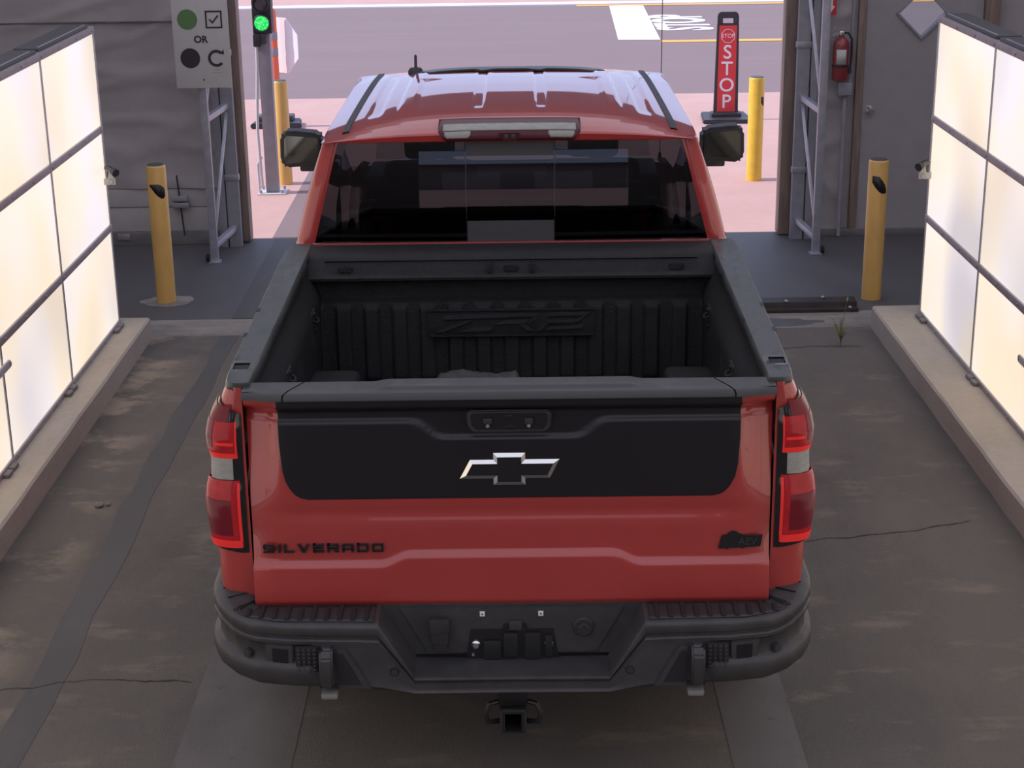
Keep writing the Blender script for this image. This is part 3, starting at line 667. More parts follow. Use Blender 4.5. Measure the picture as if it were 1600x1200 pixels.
# steel threshold angle on the right
t = empty('threshold_angle', (0, 11.27, 0), 'dark bolted steel angle across the floor between pickup and right bollard', 'threshold')
prism('angle_face', [(-.12, 0), (-.12, .022), (-.06, .028), (-.055, .058), (.055, .066), (.06, 0)], lambda u, v, d: (.75+d, u, v), 1.675, 'dark_steel', t, .003)
for x, y, z in ((1.15, -.045, .062), (1.93, -.045, .062), (2.37, -.095, .026), (2.20, .03, .067), (1.39, .03, .067), (.95, -.095, .026)):
    lathe('bolt', [(0, 0), (.014, 0), (.014, .006), (.009, .012), (0, .012)], 'alu', t, 10, 'Z', (x, y, z))
# weed in the crack
t = empty('weed', (2.152, 10.38, 0), 'small green weed growing from the floor crack near the right kerb', 'weed')
for k in range(9):
    a = R(40*k+random.uniform(-12, 12)); h = random.uniform(.10, .26) if k else .30; sp_ = random.uniform(.02, .06)
    p = [Vector((sp_*q*q*math.cos(a), sp_*q*q*math.sin(a), h*q)) for q in lin(0, 1, 5)]
    tube('stem', p, [.003, .0028, .0025, .002, .001], 'leaf', t, 5)
    for q in (2, 3, 4):
        c = p[q]; d = Vector((math.cos(a+q*1.9), math.sin(a+q*1.9), .5)); e = Vector((-d.y, d.x, 0)).normalized()
        mesh('leaf', [c, c+d*.02+e*.007, c+d*.045, c+d*.02-e*.007], [(0, 1, 2, 3)], 'leaf', t, 0)
def pebble(x, y, r, lab, sd):
    bm = bmesh.new(); bmesh.ops.create_icosphere(bm, subdivisions=2, radius=r)
    for v in bm.verts:
        v.co *= 1+.35*noise.noise(v.co*30+Vector((sd, 0, 0))); v.co.z *= .5
    zmin = min(v.co.z for v in bm.verts)
    for v in bm.verts: v.co.z -= zmin
    o = fin(bm, 'pebble', 'rock', None, 30); o.location = (x, y, 0.001); return tag(o, lab, 'pebble', 'loose pebbles on the lane')
pebble(-2.105, 7.83, .026, 'largest grey pebble on the floor by the left kerb', 1)
pebble(-2.068, 7.845, .014, 'small pebble touching the largest one by the left kerb', 2)

# ================================================================== PICKUP TRUCK
T = empty('pickup_truck', (-0.012, 5.2, 0), 'red pickup truck seen from behind with black tailgate panel and open bed', 'pickup truck')
T.rotation_euler = (0, 0, R(-0.45))
def part(n): return bpy.data.objects[n]
# ---- tailgate
def tg_y(x, z):
    ax = abs(x); y = .062
    zc = .855+.036*(1-sst(.35, .45, ax))
    y -= .020*(1-sst(zc-.016, zc+.008, z))
    y += .007*math.exp(-((z-1.035)/.03)**2)*(1-sst(.7, .85, ax)) - .004*sst(.88, 1.0, z)*0
    y -= .026*sst(1.405, 1.435, z)
    zp = 1.374-.060*(1-sst(.22, .33, ax))
    y += .012*sst(zp-.010, zp+.006, z)*(1-sst(1.40, 1.425, z))
    if ax > .76: y += (.030*((ax-.76)/.135)**1.6)*sst(.72, .98, z) + .024*sst(1.04, 1.40, z)*(1-sst(1.38, 1.46, z))*sst(.775, .83, ax)
    y += .012*(1-sst(.69, .715, z))
    return y
xs = lin(-.893, .893, 130); zs = lin(.690, 1.483, 120)
tg = grid('tailgate', [[(x, tg_y(x, z), z) for x in xs] for z in zs], 'red', T, 60)
box('inner_shell', -.755, .755, .108, .120, .72, 1.44, 'liner', tg, .006)
wt = [(1.092, .690), (1.096, .712), (1.108, .732), (1.128, .748), (1.16, .764), (1.21, .774), (1.30, .779), (1.49, .778)]
zs2 = lin(1.092, 1.481, 70)
grid('black_panel', [[(interp(wt, z)*t, tg_y(interp(wt, z)*t, z)-.004, z) for t in lin(-1, 1, 90)] for z in zs2], 'black_satin', tg, 60)
edge = [(interp(wt, z), z) for z in zs2[::-1]]
edge = [(u, v) for u, v in edge] + [(t, 1.092) for t in lin(.69, -.69, 40)] + [(-u, v) for u, v in edge[::-1]]
tube('panel_edge', [(u, tg_y(u, v)-.0015, v) for u, v in edge], .0022, 'black_gloss', tg, 6)
# ---- tailgate cap (three pieces)
def cap_z(x, yy):
    r = .008*sst(.045, .06, yy)*(1-sst(.40, .46, abs(x))) if True else 0
    return interp([(.012, 1.462), (.0145, 1.474), (.022, 1.484), (.05, 1.489), (.125, 1.493), (.128, 1.485), (.131, 1.44)], yy)+r*(1 if yy < .126 else 0)
ycap = [.012, .0145, .018, .022, .03, .045, .05, .056, .06, .08, .10, .122, .125, .128, .131]
def seam_x(yy): return .752-.062*max(0, min(1, (yy-.015)/.11))
cp = grid('tailgate_cap', [[(seam_x(yy)*t, yy, cap_z(seam_x(yy)*t, yy)) for t in lin(-.997, .997, 120)] for yy in ycap], 'gate_cap', tg, 50, flip=False)
for s in (-1, 1):
    def capy(x, yy): return yy+(.018*sst(.78, .893, x) if yy < .04 else 0)
    grid('cap_end', [[(s*(seam_x(yy)+.004+(.892-seam_x(yy)-.004)*t), capy(seam_x(yy)+(.892-seam_x(yy))*t, yy), cap_z(.9, yy)) for t in lin(0, 1, 20)] for yy in ycap], 'gate_cap', tg, 50, flip=(s < 0))
# ---- handle
hp = [(-.140, 1.338+.018), (-.124, 1.334), (.124, 1.334), (.140, 1.356), (.144, 1.402), (.136, 1.412), (-.136, 1.412), (-.144, 1.402)]
hd = prism('handle', hp, lambda u, v, d: (u, .066-d, v), .022, 'plastic', tg, .005)
ip = [(u*.90, 1.373+(v-1.373)*.74) for u, v in hp]
prism('handle_recess', ip, lambda u, v, d: (u, .0445-d, v), .003, 'black_satin', hd, .001)
for x in (-.072, .066):
    box('handle_lug', x-.014, x+.014, .030, .043, 1.368, 1.388, 'plastic', hd, .003)
    lathe('lock_pin', [(0, .028), (.006, .028), (.007, .043), (0, .043)], 'alu', hd, 10, 'Y', (x, 0, 1.362))
for z in (1.392, 1.356): box('handle_slot', -.018, .018, .036, .042, z-.006, z+.006, 'black_gloss', hd, .002)
# ---- bow-tie emblem
def inset(poly, d):
    n = len(poly); out = []
    area = sum(poly[i][0]*poly[(i+1) % n][1]-poly[(i+1) % n][0]*poly[i][1] for i in range(n)); sg = 1 if area > 0 else -1
    for i in range(n):
        p0 = Vector(poly[i-1]); p1 = Vector(poly[i]); p2 = Vector(poly[(i+1) % n])
        a = (p1-p0).normalized(); b = (p2-p1).normalized(); na = Vector((-a.y, a.x))*sg; nb = Vector((-b.y, b.x))*sg
        m_ = (na+nb).normalized(); k = d/max(.35, m_.dot(na)); out.append((p1.x+m_.x*k, p1.y+m_.y*k))
    return out
bow = [(-.171, 1.163), (-.056, 1.163), (-.056, 1.139), (.053, 1.139), (.053, 1.163), (.136, 1.163), (.170, 1.232), (.053, 1.232), (.053, 1.256), (-.056, 1.256), (-.056, 1.232), (-.135, 1.232)]
bi = inset(bow, .0135); n = len(bow); ye = .054
vs = [(u, ye+.008, v) for u, v in bow]+[(u, ye+.001, v) for u, v in inset(bow, .0005)]+[(u, ye-.006, v) for u, v in bi]
fs = []
for i in range(n):
    j = (i+1) % n
    fs += [(i, j, n+j, n+i), (n+i, n+j, 2*n+j, 2*n+i)]
em = mesh('bow_tie_emblem', vs, fs, 'chrome', tg, 0, None)
prism('emblem_fill', bi, lambda u, v, d: (u, ye+.002-d, v), .0065, 'black_gloss', em)
# ---- lettering and badge
GL = {'S': (1.1, [(.06, .79, 1.1, 1), (0, .48, .22, .94), (.06, .40, 1.04, .60), (.88, .06, 1.1, .52), (0, 0, 1.04, .21)]), 'I': (.24, [(0, 0, .24, 1)]),
      'L': (.98, [(0, 0, .24, 1), (0, 0, .98, .22)]), 'E': (1.05, [(0, 0, .24, 1), (0, .79, 1.05, 1), (0, .40, 1.0, .60), (0, 0, 1.05, .21)]),
      'R': (1.1, [(0, 0, .24, 1), (0, .79, 1.0, 1), (.86, .42, 1.1, .94), (0, .36, 1.0, .56)]), 'A': (1.1, [(0, 0, .24, .92), (.1, .79, 1.0, 1), (.86, 0, 1.1, .92), (0, .28, 1.1, .46)]),
      'D': (1.1, [(0, 0, .24, 1), (0, .79, 1.0, 1), (.86, .08, 1.1, .92), (0, 0, 1.0, .21)]), 'O': (1.1, [(0, .08, .24, .92), (.1, .79, 1.0, 1), (.86, .08, 1.1, .92), (.1, 0, 1.0, .21)]), 'V': (1.15, [])}
tot = sum(GL[c][0] for c in 'SILVERADO')+.30*8; ku = .416/tot; xc_ = -.855
for c in 'SILVERADO':
    w_, bx_ = GL[c]
    bm_ = bbox_bm([(xc_+a_*ku, xc_+c_*ku, .052, .062, .8955+b_*.031, .8955+d_*.031) for a_, b_, c_, d_ in bx_]) if bx_ else bmesh.new()
    def poly_(pts):
        a_ = [bm_.verts.new((xc_+u*ku, .052, .8955+v*.031)) for u, v in pts]; b_ = [bm_.verts.new((xc_+u*ku, .062, .8955+v*.031)) for u, v in pts]
        bm_.faces.new(a_); bm_.faces.new(b_[::-1])
        for i in range(len(pts)): j = (i+1) % len(pts); bm_.faces.new((a_[i], b_[i], b_[j], a_[j]))
    if c == 'V': poly_([(0, 1), (.29, 1), (.575, .30), (.86, 1), (1.15, 1), (.72, 0), (.43, 0)])
    if c == 'R': poly_([(.48, .42), (.82, .42), (1.1, 0), (.76, 0)])
    fin(bm_, 'letter', 'black_gloss', tg, 0); xc_ += (w_+.30)*ku
bd = [(1120, 853), (1125, 832), (1133, 831), (1137, 827), (1142, 825), (1148, 826), (1153, 829.5), (1160, 832), (1189, 832), (1186, 850), (1162, 851.5), (1158, 853.5), (1154, 852), (1137, 852.5), (1134.5, 855), (1131, 853)]
bp = [(.703+.014+(u-1121)*.147/67, .894+(853-v)*.049/21) for u, v in bd]
bg_ = prism('bison_badge', bp, lambda u, v, d: (u, .064-d, v), .010, 'black_gloss', tg, .001)
text('badge_lettering', 'AEV', .03, 'plastic', basis((1, 0, 0), (0, 0, 1), (.815, .0535, .921)), bg_, .0012, fit=(.068, .026), shear=.12)
# ---- bed sides
PATH = [(.899, .086), (.945, .088), (.978, .095), (.998, .108), (1.008, .125), (1.014, .155), (1.018, .21), (1.02, .30), (1.02, .45), (1.02, 1.0), (1.02, 1.9), (1.018, 2.03)]
SL = [0.0]
for a, b in zip(PATH, PATH[1:]): SL.append(SL[-1]+math.dist(a, b))
XZ = [(.66, 1.015), (.75, 1.032), (.90, 1.036), (1.1, 1.034), (1.28, 1.024), (1.38, 1.004), (1.44, .984), (1.49, .960)]
def side_xy(s, z):
    x = interp([(l, p[0]) for l, p in zip(SL, PATH)], s); y = interp([(l, p[1]) for l, p in zip(SL, PATH)], s)
    X = interp(XZ, z); X += (1.0-X)*.8*sst(1.30, 1.49, z)*max(0, min(1, (y-.1)/1.7)) if y > .1 else 0
    return (.899+(x-.899)*(X-.899)/(1.02-.899), y)
def side_pt(s, z, off, sd):
    p = side_xy(s, z); a = side_xy(max(0, s-.004), z); b = side_xy(s+.004, z)
    dx, dy = b[0]-a[0], b[1]-a[1]; L_ = math.hypot(dx, dy) or 1
    return (sd*(p[0]+dy/L_*off), p[1]-dx/L_*off, z)
ARC_Y, ARC_R = 1.15, .515
def zbot(y):
    q = ARC_R**2-(y-ARC_Y)**2
    return max(.685 if y < .6 else .60, .43+math.sqrt(q)) if q > 0 else (.685 if y < .6 else .60)
ss = lin(0, .30, 32)+[.34, .40, .46, .52]+lin(.56, SL[-1], 46)
for sd in (-1, 1):
    rows = []
    for s in ss:
        zb = zbot(side_xy(s, 1.1)[1]); rows.append([side_pt(s, zb+(1.489-zb)*t, 0, sd) for t in lin(0, 1, 44)])
    b = grid('bed_side', rows, 'red', T, 50, flip=(sd > 0))
    # rear lower corner skirt and arch flare
    fl_pts = [(ARC_Y+ARC_R*math.cos(a), .43+ARC_R*math.sin(a)) for a in lin(R(12), R(168), 40)]
    rows = [[(sd*xx, y, z+dz) for xx, dz in ((1.015, .0), (1.045, -.005), (1.052, -.035), (1.045, -.06), (.98, -.07))] for y, z in fl_pts]
    grid('wheel_arch_flare', rows, 'plastic', b, 50, flip=(sd < 0))
    # --- tail light
    offt = [(.885, .004), (.905, .010), (.95, .018), (1.02, .026), (1.07, .028), (1.12, .022), (1.16, .011), (1.24, .010), (1.265, .017), (1.31, .025), (1.35, .024), (1.39, .016), (1.42, .008), (1.44, .003)]
    def off(z): return interp(offt, z)
    def ztop(s): return 1.392+.048*min(1, s/.15)
    def smax(z): return .125+.13*(1-sst(1.135, 1.17, z))+.13*sst(1.235, 1.275, z)
    def zlow(s): return .884+.018*max(0, min(1, (s-.03)/.1))
    def patch(nm, s0, s1, z0, z1, ex, m, par, ns=24, nz=30, sm=True):
        rows = []
        for k in lin(0, 1, nz):
            row = []
            for q in lin(0, 1, ns):
                zz_ = (z0 if z0 is not None else 0)+k*((z1 if z1 is not None else 1)-(z0 or 0))
                if z0 is None or z1 is None:
                    sv = s0+(s1-s0)*q; a = zlow(sv) if z0 is None else z0; c = ztop(sv) if z1 is None else z1; zz_ = a+(c-a)*k
                e1 = min(s1, smax(zz_)-.004) if sm else s1
                sv = s0+(e1-s0)*q
                row.append(side_pt(sv, zz_, off(zz_)*sst(0, .04, sv)+.0015+ex, sd))
            rows.append(row)
        return grid(nm, rows, m, par, 50, flip=(sd < 0))
    tl = patch('tail_light', .008, .30, None, None, 0, 'black_gloss', T, 30, 60)
    patch('lens', .024, .25, 1.258, 1.372, .003, 'lens_red', tl)
    patch('lens', .05, .30, 1.372, 1.425, .003, 'lens_smoke', tl, 16, 8)
    patch('lens', .10, .235, 1.275, 1.372, .0045, 'lens_smoke', tl, 16, 12)
    patch('reverse_lens', .040, .108, 1.162, 1.238, .004, 'lens_clear', tl, 16, 10)
    patch('lens', .024, .12, 1.238, 1.258, .0035, 'lens_bright', tl, 12, 4)
    patch('lens', .022, .25, .912, 1.158, .003, 'lens_red', tl)
    rows = []
    patch('lens', .048, .12, .955, 1.09, .0045, 'lens_smoke', tl, 12, 14)
    patch('light_guide', .024, .16, .908, .938, .006, 'lens_bright', tl, 16, 5)
    patch('light_guide', .022, .030, .936, 1.15, .006, 'lens_bright', tl, 4, 18)
    patch('light_guide', .024, .030, 1.258, 1.376, .006, 'lens_bright', tl, 4, 12)
    patch('light_guide', .034, .085, 1.288, 1.300, .006, 'lens_bright', tl, 8, 3)
    # --- rail cap with stake pocket
    yl = [.090, .094, .102, .115, .135, .17, .22, .238, .312, .34]+lin(.42, 2.035, 24)
    def outer(y):
        if y < .3:
            lo, hi = 0, .5
            for _ in range(30):
                md = (lo+hi)/2
                if side_xy(md, 1.489)[1] < y: lo = md
                else: hi = md
            return side_xy(lo, 1.489)[0]+.004
        return side_xy(SL[7]+(y-.30), 1.489)[0]+.004
    inn = lambda y: .868+.014*y/2
    rows = []; Z = 1.504
    yl = [.0885]+yl
    for y in yl:
        o_ = outer(y); i_ = inn(y); h0 = i_+(o_-i_)*.30; h1 = i_+(o_-i_)*.86
        rows.append([(sd*i_, y, Z-.05), (sd*(i_+.001), y, Z-.006), (sd*(i_+.007), y, Z), (sd*h0, y, Z), (sd*h1, y, Z), (sd*(o_-(o_-h1)*.5), y, Z), (sd*(o_-.002), y, Z-.007), (sd*o_, y, Z-.024)])
        if y == .0885: rows[-1] = [(q[0], q[1], min(q[2], Z-.030)) for q in rows[-1]]
    rc = grid('bed_rail_cap', rows, 'rail', T, 45, flip=(sd < 0), skip=lambda i, j: yl[i] == .238 and j == 3, thick=.004)
    box('stake_pocket', sd*.890, sd*.958, .230, .320, 1.38, 1.4975, 'liner', rc, 0)
    for y in (.62, .95): box('rail_slot', sd*.965, sd*.977, y, y+.045, Z+.0002, Z+.0015, 'black_satin', rc, 0)
# ---- bed interior
bed = empty('x', (0, 0, 0), '', ''); bpy.data.objects.remove(bed)
bf = box('bed_floor', -.84, .84, .10, 1.86, .90, .93, 'liner', T, .004)
for k in range(13): box('floor_rib', -.76+k*.12, -.70+k*.12, .14, 1.78, .925, .942, 'liner', bf, .005)
for sd in (-1, 1):
    w_ = grid('bed_inner_wall', [[(sd*(.835+.046*sst(1.3, 1.44, z)-.012*math.exp(-((y % .42-.21)/.05)**2)*(1-sst(1.2, 1.26, z))), y, z) for y in lin(.12, 2.0, 76)] for z in lin(.92, 1.49, 32)], 'liner', T, 50, flip=(sd > 0))
    box('wheel_well', sd*.64, sd*.86, .72, 1.50, .92, 1.09, 'liner', w_, .04, 4)
    for y in (.72, 1.50):
        box('tie_down_plate', sd*.832, sd*.88, y, y+.11, 1.22, 1.33, 'liner', w_, .01)
        tube('tie_down_loop', [(sd*.836, y+.02, 1.295), (sd*.818, y+.03, 1.285), (sd*.815, y+.055, 1.28), (sd*.818, y+.08, 1.285), (sd*.836, y+.09, 1.295)], .005, 'liner', w_, 8)
        for zz_ in (1.245, 1.315): lathe('bolt_head', [(0, 0), (.009, 0), (.009, .006), (0, .006)], 'black_satin', w_, 10, 'X', (sd*.830-.003, y+.055, zz_))
    prism('corner_gusset', [(0, .93), (.16, .93), (.05, 1.22), (0, 1.26)], lambda u, v, d: (sd*(.838-d), .17+u, v), .025, 'liner', w_, .006)
    tube('gate_latch', [(sd*.84, .135, 1.00), (sd*.80, .15, 1.0)], .014, 'alu', w_, 12)
def rib(x):
    t = abs(((x+.059) % .118)-.059)/.059
    return 1-sst(.42, .62, t)
wl = grid('bulkhead', [[(x*1.04, 1.812-.017*rib(x)*sst(.92, .945, z)*(1-sst(1.262, 1.285, z))+.035*sst(1.285, 1.30, z), z) for x in lin(-.835, .835, 280)] for z in [.92, .93, .945, .96, 1.0, 1.1, 1.2, 1.25, 1.262, 1.27, 1.277, 1.285, 1.29, 1.295, 1.30, 1.34, 1.40]], 'liner', T, 50)
bprof = [(1.88, 1.385), (1.80, 1.388), (1.785, 1.395), (1.783, 1.407), (1.79, 1.414), (1.812, 1.417), (1.822, 1.421), (1.838, 1.460), (1.842, 1.466), (1.836, 1.472), (1.845, 1.488), (1.865, 1.500), (1.90, 1.504), (2.0, 1.504), (2.01, 1.46)]
bmx = lin(-.884, .884, 120)
def beam_pt(x, k):
    y, z = bprof[k]; e = sst(.80, .822, abs(x))
    if 4 <= k <= 9:
        y2 = interp([(4, 1.79), (9, 1.836)], k); z2 = interp([(4, 1.414), (9, 1.472)], k); y += (y2-y)*e; z += (z2-z)*e
    return (x, y, z)
bmh = grid('bulkhead_beam', [[beam_pt(x, k) for x in bmx] for k in range(len(bprof))], 'liner', T, 40)
for x in (-.72, 0, .72):
    prism('beam_boss', [(x-.032, 1.428), (x-.02, 1.422), (x+.02, 1.422), (x+.032, 1.428), (x+.032, 1.448), (x-.032, 1.448)], lambda u, v, d: (u, 1.835-d, v), .018, 'liner', bmh, .004)
box('beam_step', -.10, -.085, 1.80, 1.85, 1.42, 1.462, 'liner', bmh, .004); box('beam_step', .085, .10, 1.80, 1.85, 1.42, 1.462, 'liner', bmh, .004)
# embossed ZR2 plate
def zc_(u, v): return (-.36+(u-105)/1375*.72, 1.262-(v-100)/200*.118)
pl = box('embossed_plate', -.365, .365, 1.782, 1.80, 1.142, 1.262, 'liner', wl, .003)
box('plate_lip', -.365, .365, 1.774, 1.79, 1.255, 1.265, 'liner', pl, .003); box('plate_lip', -.36, .36, 1.776, 1.79, 1.139, 1.147, 'liner', pl, .002)
M['liner_emboss'] = mat('pale_liner_emboss', (0.032, 0.030, 0.032), 0.5, var=0.2)  # raised letters get a paler tone than the liner around them
ZR = [[(240, 140), (1015, 128), (985, 158), (215, 176)], [(400, 182), (490, 180), (215, 272), (155, 272)], [(355, 272), (460, 240), (635, 238), (605, 268)],
      [(640, 222), (740, 182), (945, 176), (905, 212), (760, 212)], [(985, 158), (1015, 128), (1000, 172), (940, 214), (905, 212)], [(855, 214), (915, 214), (975, 268), (925, 270)],
      [(1110, 128), (1455, 122), (1425, 152), (1085, 158)], [(1455, 122), (1425, 152), (1340, 206), (1325, 186), (1390, 150)], [(1070, 184), (1340, 180), (1325, 206), (1045, 212)],
      [(1070, 184), (1100, 206), (1045, 266), (1000, 268)], [(1120, 236), (1395, 226), (1375, 254), (1060, 264)]]
for q in ZR: prism('embossed_letter', [zc_(u, v) for u, v in q], lambda u, v, d: (u, 1.784-d, v), .012, 'liner_emboss', pl, .0025)
box('bed_mat', -.34, .30, .128, .36, 1.0, 1.02, 'plastic', T, .004) if False else None
# ---- rear bumper
BP = [(0, -.100), (.30, -.102), (.55, -.102), (.75, -.094), (.88, -.070), (.965, -.028), (1.018, .030), (1.048, .10), (1.060, .18), (1.062, .34)]
def bump_path(sx):
    ax = abs(sx)
    return ax
BS = [0.0]
for a, b in zip(BP, BP[1:]): BS.append(BS[-1]+math.dist(a, b))
def bpt(s):
    a = abs(s); x = interp([(l, p[0]) for l, p in zip(BS, BP)], a); y = interp([(l, p[1]) for l, p in zip(BS, BP)], a)
    x1 = interp([(l, p[0]) for l, p in zip(BS, BP)], a+.01); y1 = interp([(l, p[1]) for l, p in zip(BS, BP)], a+.01)
    x0 = interp([(l, p[0]) for l, p in zip(BS, BP)], max(0, a-.01)); y0 = interp([(l, p[1]) for l, p in zip(BS, BP)], max(0, a-.01))
    dx, dy = x1-x0, y1-y0; L_ = math.hypot(dx, dy) or 1
    return x, y, -dy/L_, dx/L_      # inward normal (nx,ny)
def btop(x):
    ax = abs(x)
    return .488+.208*sst(.0, 1.0, (ax-.335)/.12) * 1.0 if ax < .335 else .488+.208*max(0, min(1, (ax-.335)/.12))+.042*sst(.90, 1.06, ax)
BF = [(1.0, .155), (1.0, .035), (.985, .012), (.955, .002), (.93, 0), (.84, 0), (.815, .004), (.80, .012), (.775, .012), (.76, .004), (.745, .001), (.70, .002), (.66, .012), (.64, .016), (.50, .018), (.44, .016), (.415, .006), (.39, -.004), (.34, -.010), (.24, -.010), (.12, -.002), (.05, .015), (0, .045), (0, .20)]
def bump_pt(s, k):
    x, y, nx, ny = bpt(s); f, d = BF[k]; zt = btop(x); zl = .424+.016*sst(.45, .55, x)+.020*sst(.85, 1.05, x)
    # lower corner bulge only outside of the hook zone
    if k in range(12, 20):
        w = sst(.66, .70, x); d = d*w+.004*(1-w)
    sgn = 1 if s >= 0 else -1
    return (sgn*(x+nx*d), y+ny*d, zl+(zt-zl)*f)
st_ = sorted(set([round(v, 4) for v in lin(0, .30, 10)+lin(.325, .345, 5)+lin(.36, .44, 7)+lin(.445, .465, 5)+lin(.49, .66, 8)+lin(.665, .71, 5)+lin(.73, BS[-1], 40)]))
allS = [-v for v in st_[::-1] if v > 0]+st_
bmp = grid('rear_bumper', [[bump_pt(s, k) for s in allS] for k in range(len(BF))], 'steel_black', T, 38, flip=True)
# back panel of the bumper notch
bpan = prism('plate_panel', [(-.52, .50), (.52, .50), (.52, .70), (-.52, .70)], lambda u, v, d: (u, .052+d, v), .02, 'steel_black', bmp, .002)
box('upper_valance', -.93, .93, .072, .10, .60, .692, 'black_satin', bmp, .004)
prism('pressed_panel', [(-.395, .686), (-.30, .512), (-.29, .508), (.29, .508), (.30, .512), (.395, .686)], lambda u, v, d: (u, .055-d, v), .012, 'steel_black', bpan, .004)
yp = .043
pp = prism('plate_pocket', [(-.165, .482), (.165, .482), (.145, .602), (.055, .602), (.05, .622), (-.03, .622), (-.035, .602), (-.145, .602)], lambda u, v, d: (u, yp-d, v), .003, 'black_gloss', bpan)
for x0, x1, z0, z1 in ((-.10, -.04, .49, .56), (-.03, .02, .50, .59), (.045, .10, .49, .59), (.115, .14, .50, .58)): box('plate_bracket', x0, x1, yp-.018, yp-.003, z0, z1, 'hitch', pp, .004)
box('plate_latch', -.01, .035, yp-.012, yp-.002, .60, .635, 'steel_black', pp, .003)
for x in (-.127, .128): lathe('plate_bolt', [(0, -.016), (.010, -.016), (.012, -.012), (.016, -.009), (.016, -.003), (0, -.003)], 'chrome', pp, 16, 'Y', (x, yp, .543))
lathe('plate_bolt', [(0, -.010), (.005, -.010), (.005, -.003), (0, -.003)], 'alu', pp, 10, 'Y', (-.138, yp, .505))
for x in (-.103, .101):
    c = box('licence_clip', x-.009, x+.009, yp-.005, yp, .652, .670, 'sign_white', bpan, .001)
    lathe('clip_hole', [(0, -.0062), (.003, -.0062), (.003, -.005), (0, -.005)], 'black_satin', c, 10, 'Y', (x, yp, .661))
so = box('trailer_socket', -.283, -.222, yp-.030, yp, .555, .650, 'plastic', bpan, .006)
box('socket_lid', -.287, -.218, yp-.036, yp-.026, .60, .655, 'plastic', so, .004); box('socket_base', -.276, -.228, yp-.022, yp, .525, .557, 'plastic', so, .005)
lathe('round_plug', [(0, -.008), (.028, -.008), (.030, -.012), (.035, -.010), (.038, 0), (0, 0)], 'plastic', bpan, 28, 'Y', (.25, yp, .61))
prism('plug_chevron', [(-.018, -.004), (0, .010), (.018, -.004), (.018, .001), (0, .015), (-.018, .001)], lambda u, v, d: (.25+u, yp-.0125-d, .612+v), .002, 'rail', bpan)
for sd in (-1, 1):
    # step pads with tread blocks following the bumper top
    rows = [[(sd*x_, interp([(.47, -.082), (.8, -.072), (.95, -.02), (1.03, .05)], x_)*(1-t)+.045*t if x_ < .96 else .03+.02*t, btop(x_)+.003) for x_ in lin(.47, .955, 24)] for t in lin(0, 1, 6)]
    pd = grid('step_pad', rows, 'plastic', bmp, 50, flip=(sd < 0), thick=.004)
    for k in range(11):
        x = .49+k*.0455; y0 = interp([(.47, -.078), (.75, -.070), (.88, -.045), (.955, -.005)], x)
        z = btop(x)+.003
        o = box('tread_slot', sd*x, sd*(x+.017), y0-.002, .035-.02*(k % 2), z, z+.007, 'pad', pd, .003)
    xi = lambda a, b: (sd*a, sd*b)
    # recessed step box
    rb = prism('corner_step', [(.752, .520), (.845, .520), (.850, .612), (.748, .612)], lambda u, v, d: (sd*u, -.090+.02*(u-.75)/.1+d, v), .02, 'steel_black', bmp, .004)
    prism('step_recess', [(.768, .536), (.828, .536), (.830, .600), (.766, .600)], lambda u, v, d: (sd*u, -.0925+.02*(u-.75)/.1+d, v), .01, 'black_satin', rb, .004)
    mi = box('mesh_insert', sd*.665, sd*.742, -.100, -.085, .515, .612, 'pad', bmp, .003)
    for r_ in range(6):
        for c_ in range(4): box('mesh_stud', sd*(.672+c_*.018), sd*(.682+c_*.018), -.106, -.099, .522+r_*.015, .531+r_*.015, 'steel_black', mi, .002)
    hk = prism('recovery_hook', [(-.112, .455), (-.155, .475), (-.165, .52), (-.160, .585), (-.135, .612), (-.10, .615), (-.10, .455)], lambda u, v, d: (sd*(.612+d), u+.015, v), .046, 'steel_black', bmp, .007)
    box('hook_slot', sd*.645, sd*.662, -.122, -.099, .465, .612, 'black_satin', hk, .002)
    box('hook_foot', sd*.602, sd*.660, -.120, -.06, .418, .440, 'cap_foot', hk, .008)
    fp = prism('hook_plate', [(.600, .605), (.570, .605), (.482, .452), (.60, .452)], lambda u, v, d: (sd*u, -.108+d, v), .012, 'steel_black', bmp, .003)
    prism('hook_plate_inset', [(.596, .590), (.580, .590), (.52, .470), (.596, .470)], lambda u, v, d: (sd*u, -.1115+d, v), .004, 'pad', fp, .001)
    for sx_, z in ((.915, .565), (.405, .512)):
        x, y, nx, ny = bpt(interp([(p[0], l) for l, p in zip(BS, BP)], sx_))
        o = lathe('parking_sensor', [(0, -.006), (.012, -.006), (.0125, -.002), (.017, -.002), (.017, .02), (0, .02)], 'plastic', bmp, 20, 'Y')
        o.location = (sd*x, y+.006, z); o.rotation_euler = (0, 0, sd*math.atan2(-nx, ny))
    box('rear_skirt', sd*.985, sd*1.02, .08, .62, .56, .70, 'plastic', bmp, .01)
    box('corner_filler', sd*.905, sd*.985, .10, .20, .64, .70, 'red', bmp, .008)
